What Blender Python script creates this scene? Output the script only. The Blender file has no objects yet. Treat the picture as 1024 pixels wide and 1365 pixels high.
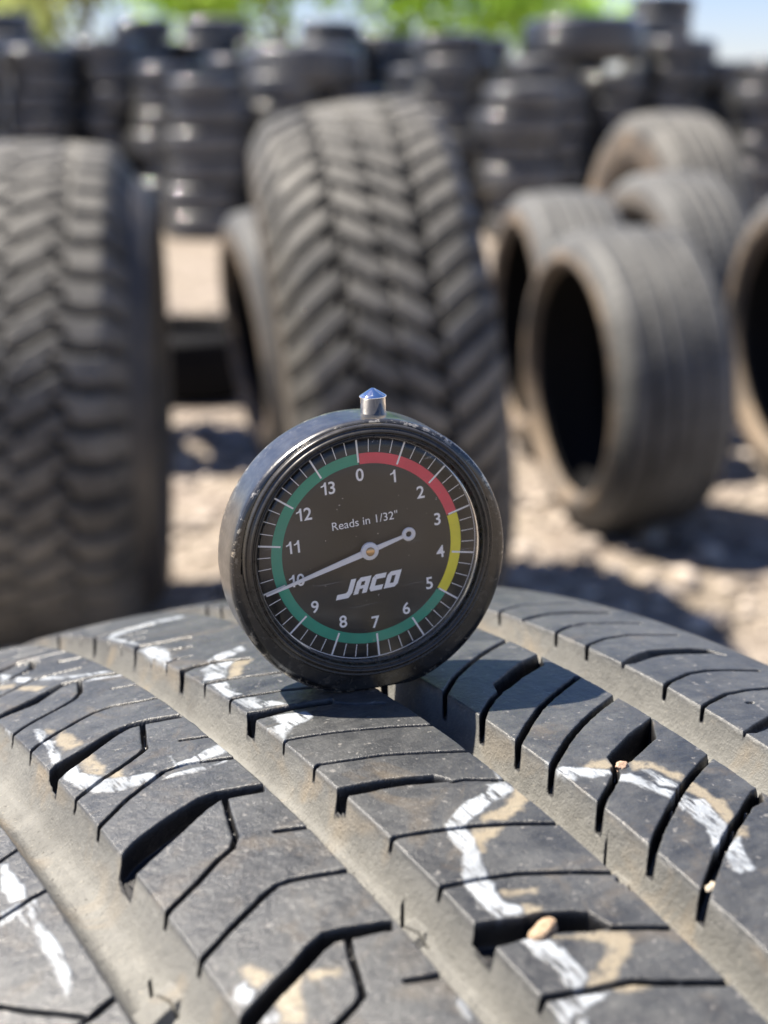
import bpy, bmesh, math, random
import numpy as np
from mathutils import Matrix, Vector

rad = math.radians
SC = bpy.context.scene
COL = SC.collection

# ------------------------------------------------------------------ camera, sky, sun, exposure
CAM_H = 0.7706
cam_data = bpy.data.cameras.new("camera")
cam = bpy.data.objects.new("camera", cam_data)
COL.objects.link(cam)
SC.camera = cam
cam.location = (0.0, 0.0, CAM_H)
cam.rotation_euler = (rad(90 - 14.036), 0.0, 0.0)
cam_data.sensor_fit = 'VERTICAL'
cam_data.sensor_height = 36.0
cam_data.sensor_width = 27.0
cam_data.lens = 36.0 * 2050.0 / 1365.0
cam_data.clip_start = 0.01
cam_data.clip_end = 2000.0
cam_data.dof.use_dof = True
cam_data.dof.focus_distance = 0.233
cam_data.dof.aperture_fstop = cam_data.lens / 3.15

SUN_EL, SUN_AZ = rad(59.0), rad(-78.0)          # azimuth from +Y towards +X
world = bpy.data.worlds.new("World")
SC.world = world
world.use_nodes = True
wn, wl = world.node_tree.nodes, world.node_tree.links
wn.clear()
w_out = wn.new("ShaderNodeOutputWorld")
w_bg = wn.new("ShaderNodeBackground")
w_bg.inputs["Strength"].default_value = 0.05
sky = wn.new("ShaderNodeTexSky")
sky.sky_type = 'NISHITA'
sky.sun_disc = False
sky.sun_elevation = SUN_EL
sky.sun_rotation = SUN_AZ
sky.air_density = 1.0
sky.dust_density = 0.3
sky.ozone_density = 2.5
tc = wn.new("ShaderNodeTexCoord")
cl = wn.new("ShaderNodeTexNoise")
cl.inputs["Scale"].default_value = 2.6
cl.inputs["Detail"].default_value = 6.0
cmap = wn.new("ShaderNodeMapping")
cmap.inputs["Location"].default_value = (1.35, 0.2, 0.4)
cmap.inputs["Scale"].default_value = (1.0, 1.0, 2.2)
cr = wn.new("ShaderNodeValToRGB")
cr.color_ramp.elements[0].position = 0.60
cr.color_ramp.elements[1].position = 0.74
mixc = wn.new("ShaderNodeMixRGB")
mixc.inputs[2].default_value = (11.0, 11.2, 11.6, 1)
wl.new(tc.outputs["Generated"], cmap.inputs["Vector"])
wl.new(cmap.outputs["Vector"], cl.inputs["Vector"])
wl.new(cl.outputs["Fac"], cr.inputs["Fac"])
wl.new(cr.outputs["Color"], mixc.inputs[0])
hs = wn.new("ShaderNodeHueSaturation")
hs.inputs["Saturation"].default_value = 1.2
wl.new(sky.outputs["Color"], hs.inputs["Color"])
tint = wn.new("ShaderNodeMixRGB")
tint.blend_type = 'MULTIPLY'
tint.inputs[0].default_value = 1.0
tint.inputs[2].default_value = (1.0, 0.90, 1.06, 1)
wl.new(hs.outputs["Color"], tint.inputs[1])
wl.new(tint.outputs["Color"], mixc.inputs[1])
wl.new(mixc.outputs["Color"], w_bg.inputs["Color"])
wl.new(w_bg.outputs["Background"], w_out.inputs["Surface"])

sun_data = bpy.data.lights.new("sun", 'SUN')
sun_data.energy = 5.0
sun_data.angle = rad(0.53)
sun_data.color = (1.0, 0.92, 0.80)
sun = bpy.data.objects.new("sun", sun_data)
COL.objects.link(sun)
SUN_DIR = Vector((math.cos(SUN_EL) * math.sin(SUN_AZ), math.cos(SUN_EL) * math.cos(SUN_AZ), math.sin(SUN_EL)))
sun.rotation_euler = SUN_DIR.to_track_quat('Z', 'Y').to_euler()
sun.location = (-4, 2, 8)

SC.view_settings.view_transform = 'Standard'
SC.view_settings.look = 'None'
SC.view_settings.exposure = 1.65
SC.view_settings.gamma = 1.0
SC.view_settings.use_curve_mapping = False
SC.cycles.max_bounces = 8
SC.cycles.transparent_max_bounces = 12


# ------------------------------------------------------------------ helpers
def tag(o, label=None, cat=None, group=None, kind=None):
    if label: o["label"] = label
    if cat: o["category"] = cat
    if group: o["group"] = group
    if kind: o["kind"] = kind
    return o


def empty(name, matrix=None, loc=None):
    o = bpy.data.objects.new(name, None)
    o.empty_display_size = 0.05
    COL.objects.link(o)
    if matrix is not None: o.matrix_world = matrix
    if loc is not None: o.location = loc
    return o


def link_mesh(name, me, mats, parent=None, smooth=True):
    o = bpy.data.objects.new(name, me)
    COL.objects.link(o)
    if not isinstance(mats, (list, tuple)): mats = [mats]
    if not me.materials:
        for m in mats: me.materials.append(m)
    if smooth and len(me.polygons):
        me.polygons.foreach_set("use_smooth", np.ones(len(me.polygons), dtype=bool))
    if parent is not None: o.parent = parent
    return o


def mesh_np(name, verts, quads=None, tris=None):
    me = bpy.data.meshes.new(name)
    verts = np.asarray(verts, dtype=np.float32)
    me.vertices.add(len(verts))
    me.vertices.foreach_set("co", verts.ravel())
    loops, starts, n = [], [], 0
    if quads is not None and len(quads):
        q = np.asarray(quads, dtype=np.int32)
        loops.append(q.ravel()); starts.append(np.arange(len(q), dtype=np.int32) * 4); n = q.size
    if tris is not None and len(tris):
        t = np.asarray(tris, dtype=np.int32)
        loops.append(t.ravel()); starts.append(n + np.arange(len(t), dtype=np.int32) * 3)
    loops = np.concatenate(loops); starts = np.concatenate(starts)
    me.loops.add(len(loops))
    me.loops.foreach_set("vertex_index", loops)
    me.polygons.add(len(starts))
    me.polygons.foreach_set("loop_start", starts)
    me.update(calc_edges=True)
    return me


def grid_quads(nr, nc, wrap_r=False, flip=False):
    r = np.arange(nr if wrap_r else nr - 1); c = np.arange(nc - 1)
    R, Cc = np.meshgrid(r, c, indexing='ij')
    R2 = (R + 1) % nr
    q = np.stack([R * nc + Cc, R * nc + Cc + 1, R2 * nc + Cc + 1, R2 * nc + Cc], -1).reshape(-1, 4)
    return q[:, ::-1] if flip else q


def spline(P, n):
    """Catmull-Rom through the points, n samples per span."""
    P = np.asarray(P, float); out = []
    Q = np.vstack([2 * P[0] - P[1], P, 2 * P[-1] - P[-2]])
    for i in range(1, len(Q) - 2):
        t = np.linspace(0, 1, n, endpoint=False)[:, None]
        a, b, c, d = Q[i - 1], Q[i], Q[i + 1], Q[i + 2]
        out.append(0.5 * (2 * b + (c - a) * t + (2 * a - 5 * b + 4 * c - d) * t ** 2 + (-a + 3 * b - 3 * c + d) * t ** 3))
    out.append(P[-1:])
    return np.vstack(out)


_rng = np.random.RandomState(7)
_LAT = _rng.rand(512, 512)


def vnoise(x, y, seed=0):
    x = x + seed * 17.31; y = y + seed * 9.77
    xi = np.floor(x).astype(int); yi = np.floor(y).astype(int)
    fx = x - xi; fy = y - yi
    fx = fx * fx * (3 - 2 * fx); fy = fy * fy * (3 - 2 * fy)
    g = lambda a, b: _LAT[a & 511, b & 511]
    return (g(xi, yi) * (1 - fx) + g(xi + 1, yi) * fx) * (1 - fy) + (g(xi, yi + 1) * (1 - fx) + g(xi + 1, yi + 1) * fx) * fy


def fbm(x, y, seed=0, oct=4):
    v = 0; a = 0.5; s = 0
    for i in range(oct):
        v = v + a * vnoise(x * 2 ** i, y * 2 ** i, seed + i * 3); s += a; a *= 0.55
    return v / s - 0.5


# ------------------------------------------------------------------ node materials
class NT:
    def __init__(self, name):
        self.m = bpy.data.materials.new(name); self.m.use_nodes = True
        self.n = self.m.node_tree.nodes; self.l = self.m.node_tree.links
        self.b = self.n["Principled BSDF"]; self.out = self.n["Material Output"]
        self.tc = self.n.new("ShaderNodeTexCoord")

    def noise(self, scale, detail=4.0, rough=0.55, vec=None, dist=0.0):
        t = self.n.new("ShaderNodeTexNoise")
        t.inputs["Scale"].default_value = scale; t.inputs["Detail"].default_value = detail
        t.inputs["Roughness"].default_value = rough; t.inputs["Distortion"].default_value = dist
        self.l.new(vec if vec is not None else self.tc.outputs["Object"], t.inputs["Vector"])
        return t.outputs["Fac"]

    def ramp(self, fac, p0, p1, c0=(0, 0, 0, 1), c1=(1, 1, 1, 1)):
        r = self.n.new("ShaderNodeValToRGB"); e = r.color_ramp.elements
        e[0].position, e[1].position = p0, p1; e[0].color, e[1].color = c0, c1
        self.l.new(fac, r.inputs["Fac"]); return r.outputs["Color"]

    def mix(self, fac, a, b):
        m = self.n.new("ShaderNodeMixRGB")
        for i, v in ((0, fac), (1, a), (2, b)):
            if hasattr(v, "is_linked"): self.l.new(v, m.inputs[i])
            elif isinstance(v, (int, float)): m.inputs[i].default_value = v
            else: m.inputs[i].default_value = (*v, 1) if len(v) == 3 else v
        return m.outputs["Color"]

    def math(self, op, a, b=0.0, clamp=False):
        m = self.n.new("ShaderNodeMath"); m.operation = op; m.use_clamp = clamp
        for i, v in ((0, a), (1, b)):
            if hasattr(v, "is_linked"): self.l.new(v, m.inputs[i])
            else: m.inputs[i].default_value = v
        return m.outputs[0]

    def attr(self, name):
        a = self.n.new("ShaderNodeAttribute"); a.attribute_name = name; return a.outputs["Fac"]

    def bump(self, h, strength=0.3, dist=0.001, prev=None):
        b = self.n.new("ShaderNodeBump"); b.inputs["Strength"].default_value = strength
        b.inputs["Distance"].default_value = dist; self.l.new(h, b.inputs["Height"])
        if prev is not None: self.l.new(prev, b.inputs["Normal"])
        return b.outputs["Normal"]

    def set(self, **k):
        names = {"color": "Base Color", "rough": "Roughness", "metal": "Metallic", "spec": "Specular IOR Level", "normal": "Normal",
                 "coat": "Coat Weight", "coat_rough": "Coat Roughness"}
        for a, v in k.items():
            s = self.b.inputs[names[a]]
            if hasattr(v, "is_linked"): self.l.new(v, s)
            elif isinstance(v, (int, float)): s.default_value = v
            else: s.default_value = (*v, 1)
        return self.m


def plain(name, color, rough=0.5, metal=0.0, spec=0.5, grain=0.0, gscale=300.0, var=0.0):
    t = NT(name)
    c = color
    if var > 0:
        c = t.mix(t.ramp(t.noise(gscale * 0.4, 5), 0.35, 0.7), tuple(x * (1 - var) for x in color), tuple(min(1, x * (1 + var)) for x in color))
    k = dict(color=c, rough=rough, metal=metal, spec=spec)
    if grain > 0: k["normal"] = t.bump(t.noise(gscale, 3), grain, 0.0003)
    return t.set(**k)


def rubber(name, dark, dust, lo=0.4, hi=0.7, rough=0.55, scale=9.0, bump=0.25):
    """Used tyre rubber: black with settled dust in patches and fine streaks."""
    t = NT(name)
    big = t.ramp(t.noise(scale, 6, 0.65), lo, hi)
    fine = t.ramp(t.noise(scale * 14, 4, 0.6), 0.35, 0.75)
    f = t.math('MULTIPLY', big, t.math('ADD', t.math('MULTIPLY', fine, 0.55), 0.45))
    c = t.mix(f, dark, dust)
    r = t.math('ADD', t.math('MULTIPLY', f, 0.3), rough - 0.1, True)
    return t.set(color=c, rough=r, spec=0.45, normal=t.bump(t.noise(scale * 40, 3), bump, 0.0012))


# tread features of the near tyre: (across, around) in mm on its outer surface
FEAT = {
    'TH': {
        'B1': [(-42.5,180.1),(-40.2,181.1),(-32.8,183.8),(-27.6,186.3),(-25.4,185.5),(-22.3,184.4),(-18.6,182.4),(-18.9,181.2),(-22.5,183.6),(-25.8,184.4),(-28.3,184.0),(-34.0,179.7),(-40.9,178.7),(-43.1,177.9)],
        'B2': [(-42.0,148.7),(-40.1,150.4),(-33.8,152.8),(-29.3,155.0),(-26.0,155.3),(-23.1,154.4),(-18.8,152.3),(-19.1,150.8),(-24.9,153.3),(-26.9,153.6),(-29.6,152.5),(-35.1,149.1),(-39.9,146.3),(-42.5,144.3)],
        'B3': [(-42.6,117.5),(-38.9,120.3),(-32.9,122.8),(-27.5,124.6),(-24.7,124.4),(-18.6,122.0),(-19.5,119.9),(-25.3,121.8),(-28.0,120.8),(-33.4,117.5),(-39.1,114.3),(-43.5,111.8)],
        'B4': [(-43.3,79.8),(-37.0,83.1),(-32.5,85.2),(-29.5,87.0),(-27.0,87.9),(-24.7,87.3),(-19.9,85.6),(-18.9,85.1),(-19.8,83.5),(-20.7,84.0),(-25.2,85.1),(-26.7,85.5),(-28.6,84.8),(-32.1,82.9),(-36.0,81.2),(-41.9,77.8)],
        'C1': [(-12.6,193.8),(-9.1,197.1),(0.0,193.4),(-0.5,192.1),(-9.4,194.3),(-11.5,193.8)],
        'C2': [(-11.9,171.5),(-10.2,172.9),(-8.2,172.7),(-4.2,172.1),(1.2,169.0),(0.8,167.9),(-4.8,170.8),(-8.5,171.2),(-11.7,169.8)],
        'C3': [(-11.6,143.5),(-10.3,144.8),(-7.5,143.9),(-3.6,143.0),(-0.3,142.2),(2.7,141.2),(2.1,139.3),(0.3,139.6),(-4.6,141.0),(-10.4,141.5),(-11.4,140.7)],
        'C4': [(-11.7,113.8),(-10.6,114.6),(-4.1,113.0),(-4.0,113.0),(-0.2,111.5),(2.6,110.2),(4.1,107.4),(1.6,108.3),(-1.8,109.8),(-5.2,110.8),(-7.5,111.2),(-10.3,111.9),(-11.3,111.1)],
        'C5': [(-11.3,78.8),(-10.3,79.3),(-8.8,78.9),(-4.8,77.4),(-3.1,77.4),(1.2,75.5),(1.7,75.2),(2.9,74.4),(4.1,70.7),(1.2,71.4),(-0.5,72.2),(-3.2,73.4),(-6.7,74.2),(-10.5,74.7),(-11.5,74.1)],
        'E2': [(54.2,163.4),(57.5,165.4),(63.4,167.6),(69.8,168.0),(76.8,166.3),(75.7,164.8),(68.3,165.9),(62.2,165.9),(56.5,163.2),(54.0,162.3)],
        'E5': [(53.9,132.8),(58.5,135.6),(63.6,137.8),(66.6,137.8),(73.0,137.7),(76.4,136.6),(77.8,132.7),(75.3,134.2),(70.3,134.5),(64.5,134.7),(61.4,133.9),(56.2,131.9),(53.7,132.0)],
        'E8': [(53.4,102.0),(58.6,104.3),(62.7,106.0),(67.3,107.6),(63.5,103.6),(59.2,102.3),(55.9,101.4)],
        'D2c': [(27.8,132.6),(33.1,136.3),(37.4,139.3),(43.7,142.2),(40.5,136.6),(33.8,133.0),(29.2,130.0),(26.0,128.4)],
        'D5c': [(28.0,102.9),(31.5,105.0),(35.5,107.4),(42.8,111.0),(38.8,105.0),(32.8,101.8),(30.4,100.5),(26.8,99.6)],
        'D7c': [(41.3,86.7),(43.4,87.4),(41.4,84.3),(39.2,83.8),(37.3,83.5),(37.4,84.2)],
    },
    'SI': {
        'B1h': ([(-25.0,184.1),(-27.0,177.6),(-28.8,175.1),(-31.2,173.7),(-36.5,171.5),(-39.1,170.2),(-41.4,168.6),(-42.5,167.9)],0.55),
        'B2h': ([(-24.8,153.4),(-27.0,147.1),(-27.8,144.4),(-29.3,143.3),(-31.3,142.1),(-34.6,140.5),(-36.7,139.6),(-41.0,137.3),(-42.1,136.6)],0.6),
        'B3h': ([(-24.8,121.6),(-26.0,117.7),(-27.6,112.0),(-29.0,109.9),(-31.9,108.5),(-35.7,105.9),(-41.2,102.8),(-42.6,101.7)],0.6),
        'B4h': ([(-25.1,84.9),(-26.1,82.5),(-27.0,79.3),(-28.1,76.0),(-29.3,75.2),(-31.4,74.2),(-35.1,72.6)],0.6),
        'B1a': ([(-38.6,191.9),(-37.3,191.9),(-33.3,193.8),(-30.0,195.4),(-26.0,194.7),(-21.9,193.1)],0.4),
        'B0h': ([(-34.8,200.9),(-30.6,203.3),(-27.8,204.4),(-25.6,209.6),(-24.8,209.7)],0.5),
        'B0a': ([(-31.7,212.7),(-28.1,212.4),(-24.6,211.5)],0.35),
        'B2a': ([(-42.6,157.8),(-40.0,160.1),(-36.3,162.1),(-30.7,164.5),(-28.9,165.1),(-25.6,165.1),(-21.4,163.0),(-18.5,162.0)],0.5),
        'B3a': ([(-43.4,125.7),(-38.9,129.0),(-35.7,131.3),(-31.4,133.6),(-28.4,135.2),(-24.9,134.9),(-18.6,131.8)],0.55),
        'B4a': ([(-42.8,91.0),(-40.5,92.4),(-36.4,94.8),(-30.2,98.1),(-27.8,99.1),(-26.0,99.0),(-23.7,98.3),(-18.7,96.6)],0.6),
        'B1s': ([(-22.6,173.8),(-18.7,171.6)],0.35),
        'B2s': ([(-22.6,143.0),(-18.6,141.0)],0.45),
        'B3s': ([(-22.6,109.8),(-18.6,108.1)],0.6),
        'B4s': ([(-22.7,75.2),(-18.7,73.9)],0.6),
        'C2a': ([(-12.5,160.0),(-10.1,161.7),(-6.4,160.8),(-0.9,158.4),(3.0,157.0)],0.4),
        'C2b': ([(-12.5,149.8),(-9.7,151.8),(-6.5,150.9),(-1.6,149.2),(2.3,147.4)],0.4),
        'C3x': ([(2.0,139.9),(4.8,136.7),(8.5,134.7)],0.4),
        'C3a': ([(-12.2,130.5),(-9.9,131.8),(-5.1,130.4),(-0.8,128.8),(3.9,126.8),(4.0,126.8),(10.5,123.7)],0.4),
        'C3b': ([(-12.3,120.6),(-9.6,122.0),(-5.1,120.5),(-0.6,119.1),(-0.5,119.0),(5.5,116.2),(10.5,113.7)],0.45),
        'C4x': ([(3.8,107.3),(5.7,106.9),(10.2,104.1)],0.45),
        'C4a': ([(-12.1,99.0),(-9.8,99.5),(-5.3,98.2),(0.3,96.2),(5.5,94.0),(10.3,91.5)],0.55),
        'C4b': ([(-12.2,86.8),(-10.1,87.2),(-5.7,86.2),(-0.8,84.8),(6.3,81.5),(6.3,81.5),(10.3,79.4)],0.55),
        'C5x': ([(3.8,70.7),(7.2,69.1),(10.1,67.6)],0.6),
        'C5a': ([(-12.4,64.6),(-10.0,64.9),(-6.7,64.0),(-6.6,63.9),(-3.1,63.1),(0.4,62.3),(3.2,60.6),(10.2,57.2)],0.7),
        'C1a': ([(-12.5,185.0),(-10.8,186.5),(-7.1,186.8),(-3.1,185.6)],0.35),
        'C1b': ([(-12.4,177.1),(-10.6,178.8),(-8.0,179.7),(-5.8,179.1)],0.35),
        'D1': ([(16.3,130.4),(20.5,134.7),(23.9,138.1),(29.0,142.1),(34.0,145.7),(37.9,148.1),(43.7,151.6)],0.7),
        'D2': ([(17.3,120.5),(20.9,124.4),(24.1,127.3),(26.3,128.8)],0.75),
        'D3': ([(16.3,110.1),(20.6,114.0),(23.4,116.5),(28.4,120.6),(33.4,124.0),(42.0,129.2)],0.8),
        'D4': ([(15.8,101.1),(19.1,104.2),(22.5,107.0),(25.6,109.5),(28.8,111.8),(28.9,111.8),(33.1,114.6),(37.8,117.3),(43.6,120.5)],0.8),
        'D5': ([(26.8,99.7),(25.7,97.9),(22.7,95.5),(19.6,93.2),(17.7,91.4),(17.6,91.5)],0.8),
        'D6': ([(16.5,79.1),(21.7,83.6),(25.1,86.1),(29.1,89.0),(31.9,91.0),(37.7,94.5),(43.0,97.4)],0.85),
        'D7': ([(16.0,68.5),(21.9,73.2),(25.9,76.3),(32.4,80.6),(37.0,83.3),(37.6,83.8),(42.0,86.5)],1.0),
        'E1': ([(51.5,168.3),(56.5,172.9),(62.1,176.1),(66.2,177.0),(75.9,176.7)],0.5),
        'E3': ([(51.8,150.1),(56.2,153.7),(60.5,156.2),(61.6,156.3),(64.1,157.3),(68.6,157.0),(76.1,155.8)],0.55),
        'E4': ([(50.8,139.8),(55.4,143.8),(60.5,146.2),(67.1,147.6),(77.5,146.4)],0.55),
        'E6': ([(51.5,119.5),(56.1,122.5),(62.5,125.2),(67.1,125.8),(71.0,125.4),(77.5,124.4)],0.6),
        'E7': ([(51.4,110.3),(55.9,112.9),(62.2,115.5),(67.0,116.2),(72.1,116.2),(77.5,116.0)],0.6),
        'A1': ([(-55.2,129.2),(-52.3,130.3)],0.5),
        'A2': ([(-60.6,116.1),(-59.0,116.4),(-56.3,117.0),(-54.0,117.7),(-52.1,117.9)],0.6),
        'A3': ([(-63.9,100.3),(-61.4,97.2),(-57.1,92.8),(-56.0,91.4),(-54.4,92.0),(-51.9,92.8)],0.5),
    },
    'W': [
        [(9.1,220.1),(4.3,222.2),(-2.2,221.0),(-7.3,217.9),(-10.1,213.1),(-10.2,204.7),(-9.3,196.6),(-8.3,198.3),(-8.8,208.7),(-8.4,212.3),(-4.5,214.6),(2.4,216.8),(7.3,215.3)],
        [(-10.4,195.2),(-7.0,192.8),(-6.6,187.9),(-9.0,180.2),(-11.3,177.6),(-11.5,182.7),(-11.0,188.0)],
        [(-32.4,210.2),(-31.2,205.0),(-33.0,201.3),(-34.6,201.7)],
        [(-31.5,203.4),(-29.3,197.3),(-31.8,195.4),(-32.9,199.0)],
        [(-30.0,194.3),(-27.7,194.8),(-24.2,189.2),(-19.8,185.4),(-18.7,183.4),(-22.1,185.0),(-24.9,186.9),(-28.8,191.3)],
        [(-25.1,182.8),(-22.8,182.9),(-18.2,179.9),(-18.6,178.8),(-23.1,182.0)],
        [(-41.8,173.1),(-41.3,173.2),(-41.4,169.9),(-41.8,169.3)],
        [(-38.5,167.5),(-37.1,166.9),(-37.2,163.9),(-38.3,161.2),(-37.3,158.9),(-38.1,156.2),(-38.2,153.3),(-38.8,151.2),(-40.9,150.5),(-39.5,156.8),(-39.3,162.6)],
        [(-39.9,146.3),(-38.1,148.7),(-37.5,147.4),(-38.2,144.4),(-36.9,142.3),(-36.1,139.7),(-32.8,137.3),(-29.2,136.1),(-29.3,134.7),(-32.0,133.3),(-35.8,134.2),(-38.9,136.7),(-40.2,139.6),(-40.9,144.5)],
        [(-30.8,132.8),(-28.4,133.6),(-24.8,133.0),(-23.0,132.1),(-19.1,131.7),(-22.8,131.2),(-25.5,131.7),(-27.7,132.3)],
        [(-26.2,139.2),(-25.5,139.1),(-26.1,136.1),(-23.7,136.2),(-21.3,137.2),(-18.4,137.6),(-18.4,133.8),(-20.0,133.9),(-24.4,134.3),(-26.7,134.8)],
        [(-5.3,173.4),(-2.5,175.4),(3.4,177.2),(2.7,173.8),(-1.4,172.0),(-5.3,172.1)],
        [(-8.2,169.2),(-4.6,171.3),(-1.2,169.3),(-4.1,166.6),(-6.2,161.7),(-10.1,163.1),(-8.4,167.2)],
        [(-10.1,161.0),(-7.1,160.0),(-7.9,156.9),(-7.2,155.8),(-8.2,153.9),(-7.5,152.4),(-10.3,152.8),(-10.3,159.0)],
        [(-10.1,151.5),(-6.5,150.1),(-6.3,147.1),(-5.1,146.7),(-3.7,143.4),(-7.1,144.6),(-9.9,145.6)],
        [(-8.3,141.1),(-5.1,140.0),(-2.6,139.1),(-2.3,137.1),(-4.4,135.5),(-7.3,134.9),(-10.3,131.9),(-10.6,137.3),(-8.1,137.3),(-8.3,138.8)],
        [(10.6,107.1),(10.7,105.1),(10.5,104.0),(10.8,102.1),(9.9,100.8),(7.9,100.2),(5.5,99.9),(3.2,98.8),(0.1,100.6),(3.3,102.2),(6.4,102.7),(7.6,104.3),(9.2,104.0)],
        [(3.4,102.4),(7.2,100.3),(3.7,98.7),(0.9,97.6),(-0.9,96.6),(-1.0,94.2),(-1.8,92.2),(-2.7,89.4),(-4.2,86.2),(-4.2,84.1),(-5.0,82.8),(-5.0,81.2),(-3.5,79.2),(-4.2,77.8),(-7.8,78.7),(-7.7,80.1),(-8.7,81.5),(-7.9,82.8),(-8.1,85.5),(-7.1,87.9),(-4.6,91.9),(-4.1,95.0),(-3.1,98.4),(-0.5,100.1)],
        [(-8.2,74.5),(-6.5,74.2),(-4.1,72.9),(-3.5,70.6),(-3.4,68.2),(-3.7,65.1),(-5.5,64.0),(-6.5,64.1),(-7.2,65.1),(-6.6,66.6),(-6.5,69.4),(-7.6,71.0),(-7.4,72.0),(-7.5,73.2)],
        [(-6.8,63.7),(-3.1,62.1),(-4.2,61.7),(-6.1,61.4),(-7.5,60.9),(-8.7,61.1),(-10.2,59.8),(-11.0,60.9),(-10.8,62.6),(-10.5,64.2)],
        [(-8.8,60.9),(-7.8,60.1),(-8.4,58.8),(-9.8,59.5)],
        [(19.0,106.9),(19.4,105.1),(18.4,104.2)],
        [(18.8,103.2),(20.4,103.7),(21.7,102.2),(23.2,101.4),(26.0,99.5),(25.5,98.3),(22.3,98.5),(20.4,99.5),(19.2,98.8),(18.5,100.2),(18.2,102.3)],
        [(26.3,98.0),(28.2,97.8),(29.2,94.8),(29.6,92.8),(31.4,90.4),(32.5,86.5),(32.4,84.8),(28.3,86.5),(28.7,89.7),(27.5,92.3),(26.3,95.0),(24.9,96.7)],
        [(29.9,98.2),(31.6,97.3),(32.0,94.5),(32.9,91.8),(32.1,91.2),(29.4,92.9),(30.1,96.3)],
        [(29.2,89.7),(33.6,87.9),(32.6,83.5),(32.3,81.6),(32.2,80.7),(28.1,78.0),(26.3,77.5),(27.3,79.3),(28.4,82.2),(28.6,85.6)],
        [(32.1,78.8),(30.2,75.9),(28.7,72.1),(28.0,71.7),(25.9,71.9),(25.3,73.0),(26.9,75.9),(28.3,77.5),(31.3,78.7)],
        [(-55.4,128.6),(-54.2,128.0),(-54.5,125.8),(-54.4,120.7),(-54.8,118.0),(-56.9,118.4),(-57.2,122.3)],
        [(-58.6,117.9),(-55.3,117.8),(-53.8,116.8),(-54.1,115.2),(-54.7,112.4),(-54.4,107.5),(-54.5,103.6),(-54.9,99.7),(-55.8,97.2),(-56.8,95.6),(-57.3,96.3),(-56.7,100.0),(-56.7,102.9),(-56.6,106.2),(-56.7,111.8),(-56.9,115.3),(-59.6,114.5)],
        [(-39.5,85.6),(-38.1,85.8),(-38.6,84.6),(-38.0,83.5),(-39.2,82.1),(-40.8,81.7),(-41.0,84.1)],
        [(-38.8,79.4),(-37.5,79.6),(-37.4,78.4),(-38.4,77.3),(-39.9,78.3)],
        [(-19.1,70.0),(-18.6,69.4),(-19.1,66.0),(-20.0,65.8),(-19.7,69.0)],
    ],
    'K': [
        [(-35.2,199.4),(-33.1,197.1),(-34.1,194.5),(-35.9,197.0)],
        [(-32.9,193.9),(-29.8,188.0),(-31.8,187.2),(-33.9,191.8)],
        [(-35.3,162.1),(-35.3,160.0),(-34.3,155.6),(-34.9,154.0),(-36.5,153.9),(-37.5,153.8),(-37.6,156.9),(-37.1,159.8)],
        [(-34.7,150.2),(-35.1,146.9),(-34.9,143.3),(-35.8,141.2),(-37.7,143.4),(-37.4,146.9),(-36.9,149.0)],
        [(-35.2,140.4),(-33.5,140.3),(-33.8,138.2),(-35.3,138.5)],
        [(-37.1,166.0),(-36.0,164.0),(-36.6,162.5),(-37.4,163.6)],
        [(-1.7,169.1),(1.1,167.7),(-1.8,165.5),(-4.3,161.2),(-6.2,161.2),(-3.8,166.2)],
        [(8.8,99.3),(10.6,98.4),(8.5,96.6),(4.9,95.8),(1.9,96.4),(2.5,97.7),(5.5,97.7)],
        [(0.1,95.5),(3.9,94.2),(1.8,93.1),(-0.6,92.5),(-2.0,90.8),(-1.7,92.7),(-1.3,94.3)],
        [(10.7,101.5),(10.7,98.7),(8.2,96.0),(6.1,97.1),(8.7,99.2)],
        [(-3.5,79.5),(-1.7,77.8),(-2.4,77.2),(-4.2,77.8)],
        [(-4.3,82.6),(0.4,81.2),(-0.9,80.5),(-4.6,81.8)],
        [(-3.8,72.8),(-0.8,71.8),(1.9,70.9),(4.5,69.4),(4.7,67.9),(3.5,66.7),(1.7,65.8),(0.1,64.8),(-1.6,63.3),(-3.5,63.3),(-5.1,63.8),(-3.6,65.0),(-1.5,66.0),(0.5,67.1),(1.6,68.3),(1.1,69.5),(-1.4,71.0)],
        [(-2.0,62.4),(-0.1,62.1),(1.8,61.2),(1.4,60.8),(-0.6,61.1),(-2.1,62.0)],
        [(23.3,101.6),(25.0,102.5),(27.2,102.4),(26.5,99.9),(23.8,101.0)],
        [(30.5,100.3),(32.8,99.2),(33.6,96.4),(34.9,94.2),(33.5,92.1),(32.6,95.2),(31.9,97.8),(29.1,98.0)],
        [(34.7,92.3),(35.3,89.3),(35.1,86.7),(34.3,84.1),(32.7,84.7),(33.0,87.4),(32.8,90.6)],
        [(33.7,87.9),(36.0,87.0),(34.5,83.3),(33.8,82.0),(32.0,81.6),(32.7,84.0)],
        [(32.8,80.0),(34.1,80.0),(32.7,78.6),(31.1,78.5)],
        [(-38.3,87.7),(-37.2,87.6),(-36.0,85.7),(-36.0,84.6),(-38.1,83.8),(-38.4,86.3)],
        [(-34.0,83.2),(-32.8,82.5),(-33.8,81.2),(-34.5,78.2),(-35.9,75.6),(-38.0,77.1),(-36.8,80.5)],
        [(-32.2,82.8),(-30.1,82.1),(-28.6,81.2),(-28.8,80.1),(-31.8,81.3)],
    ],
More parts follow.
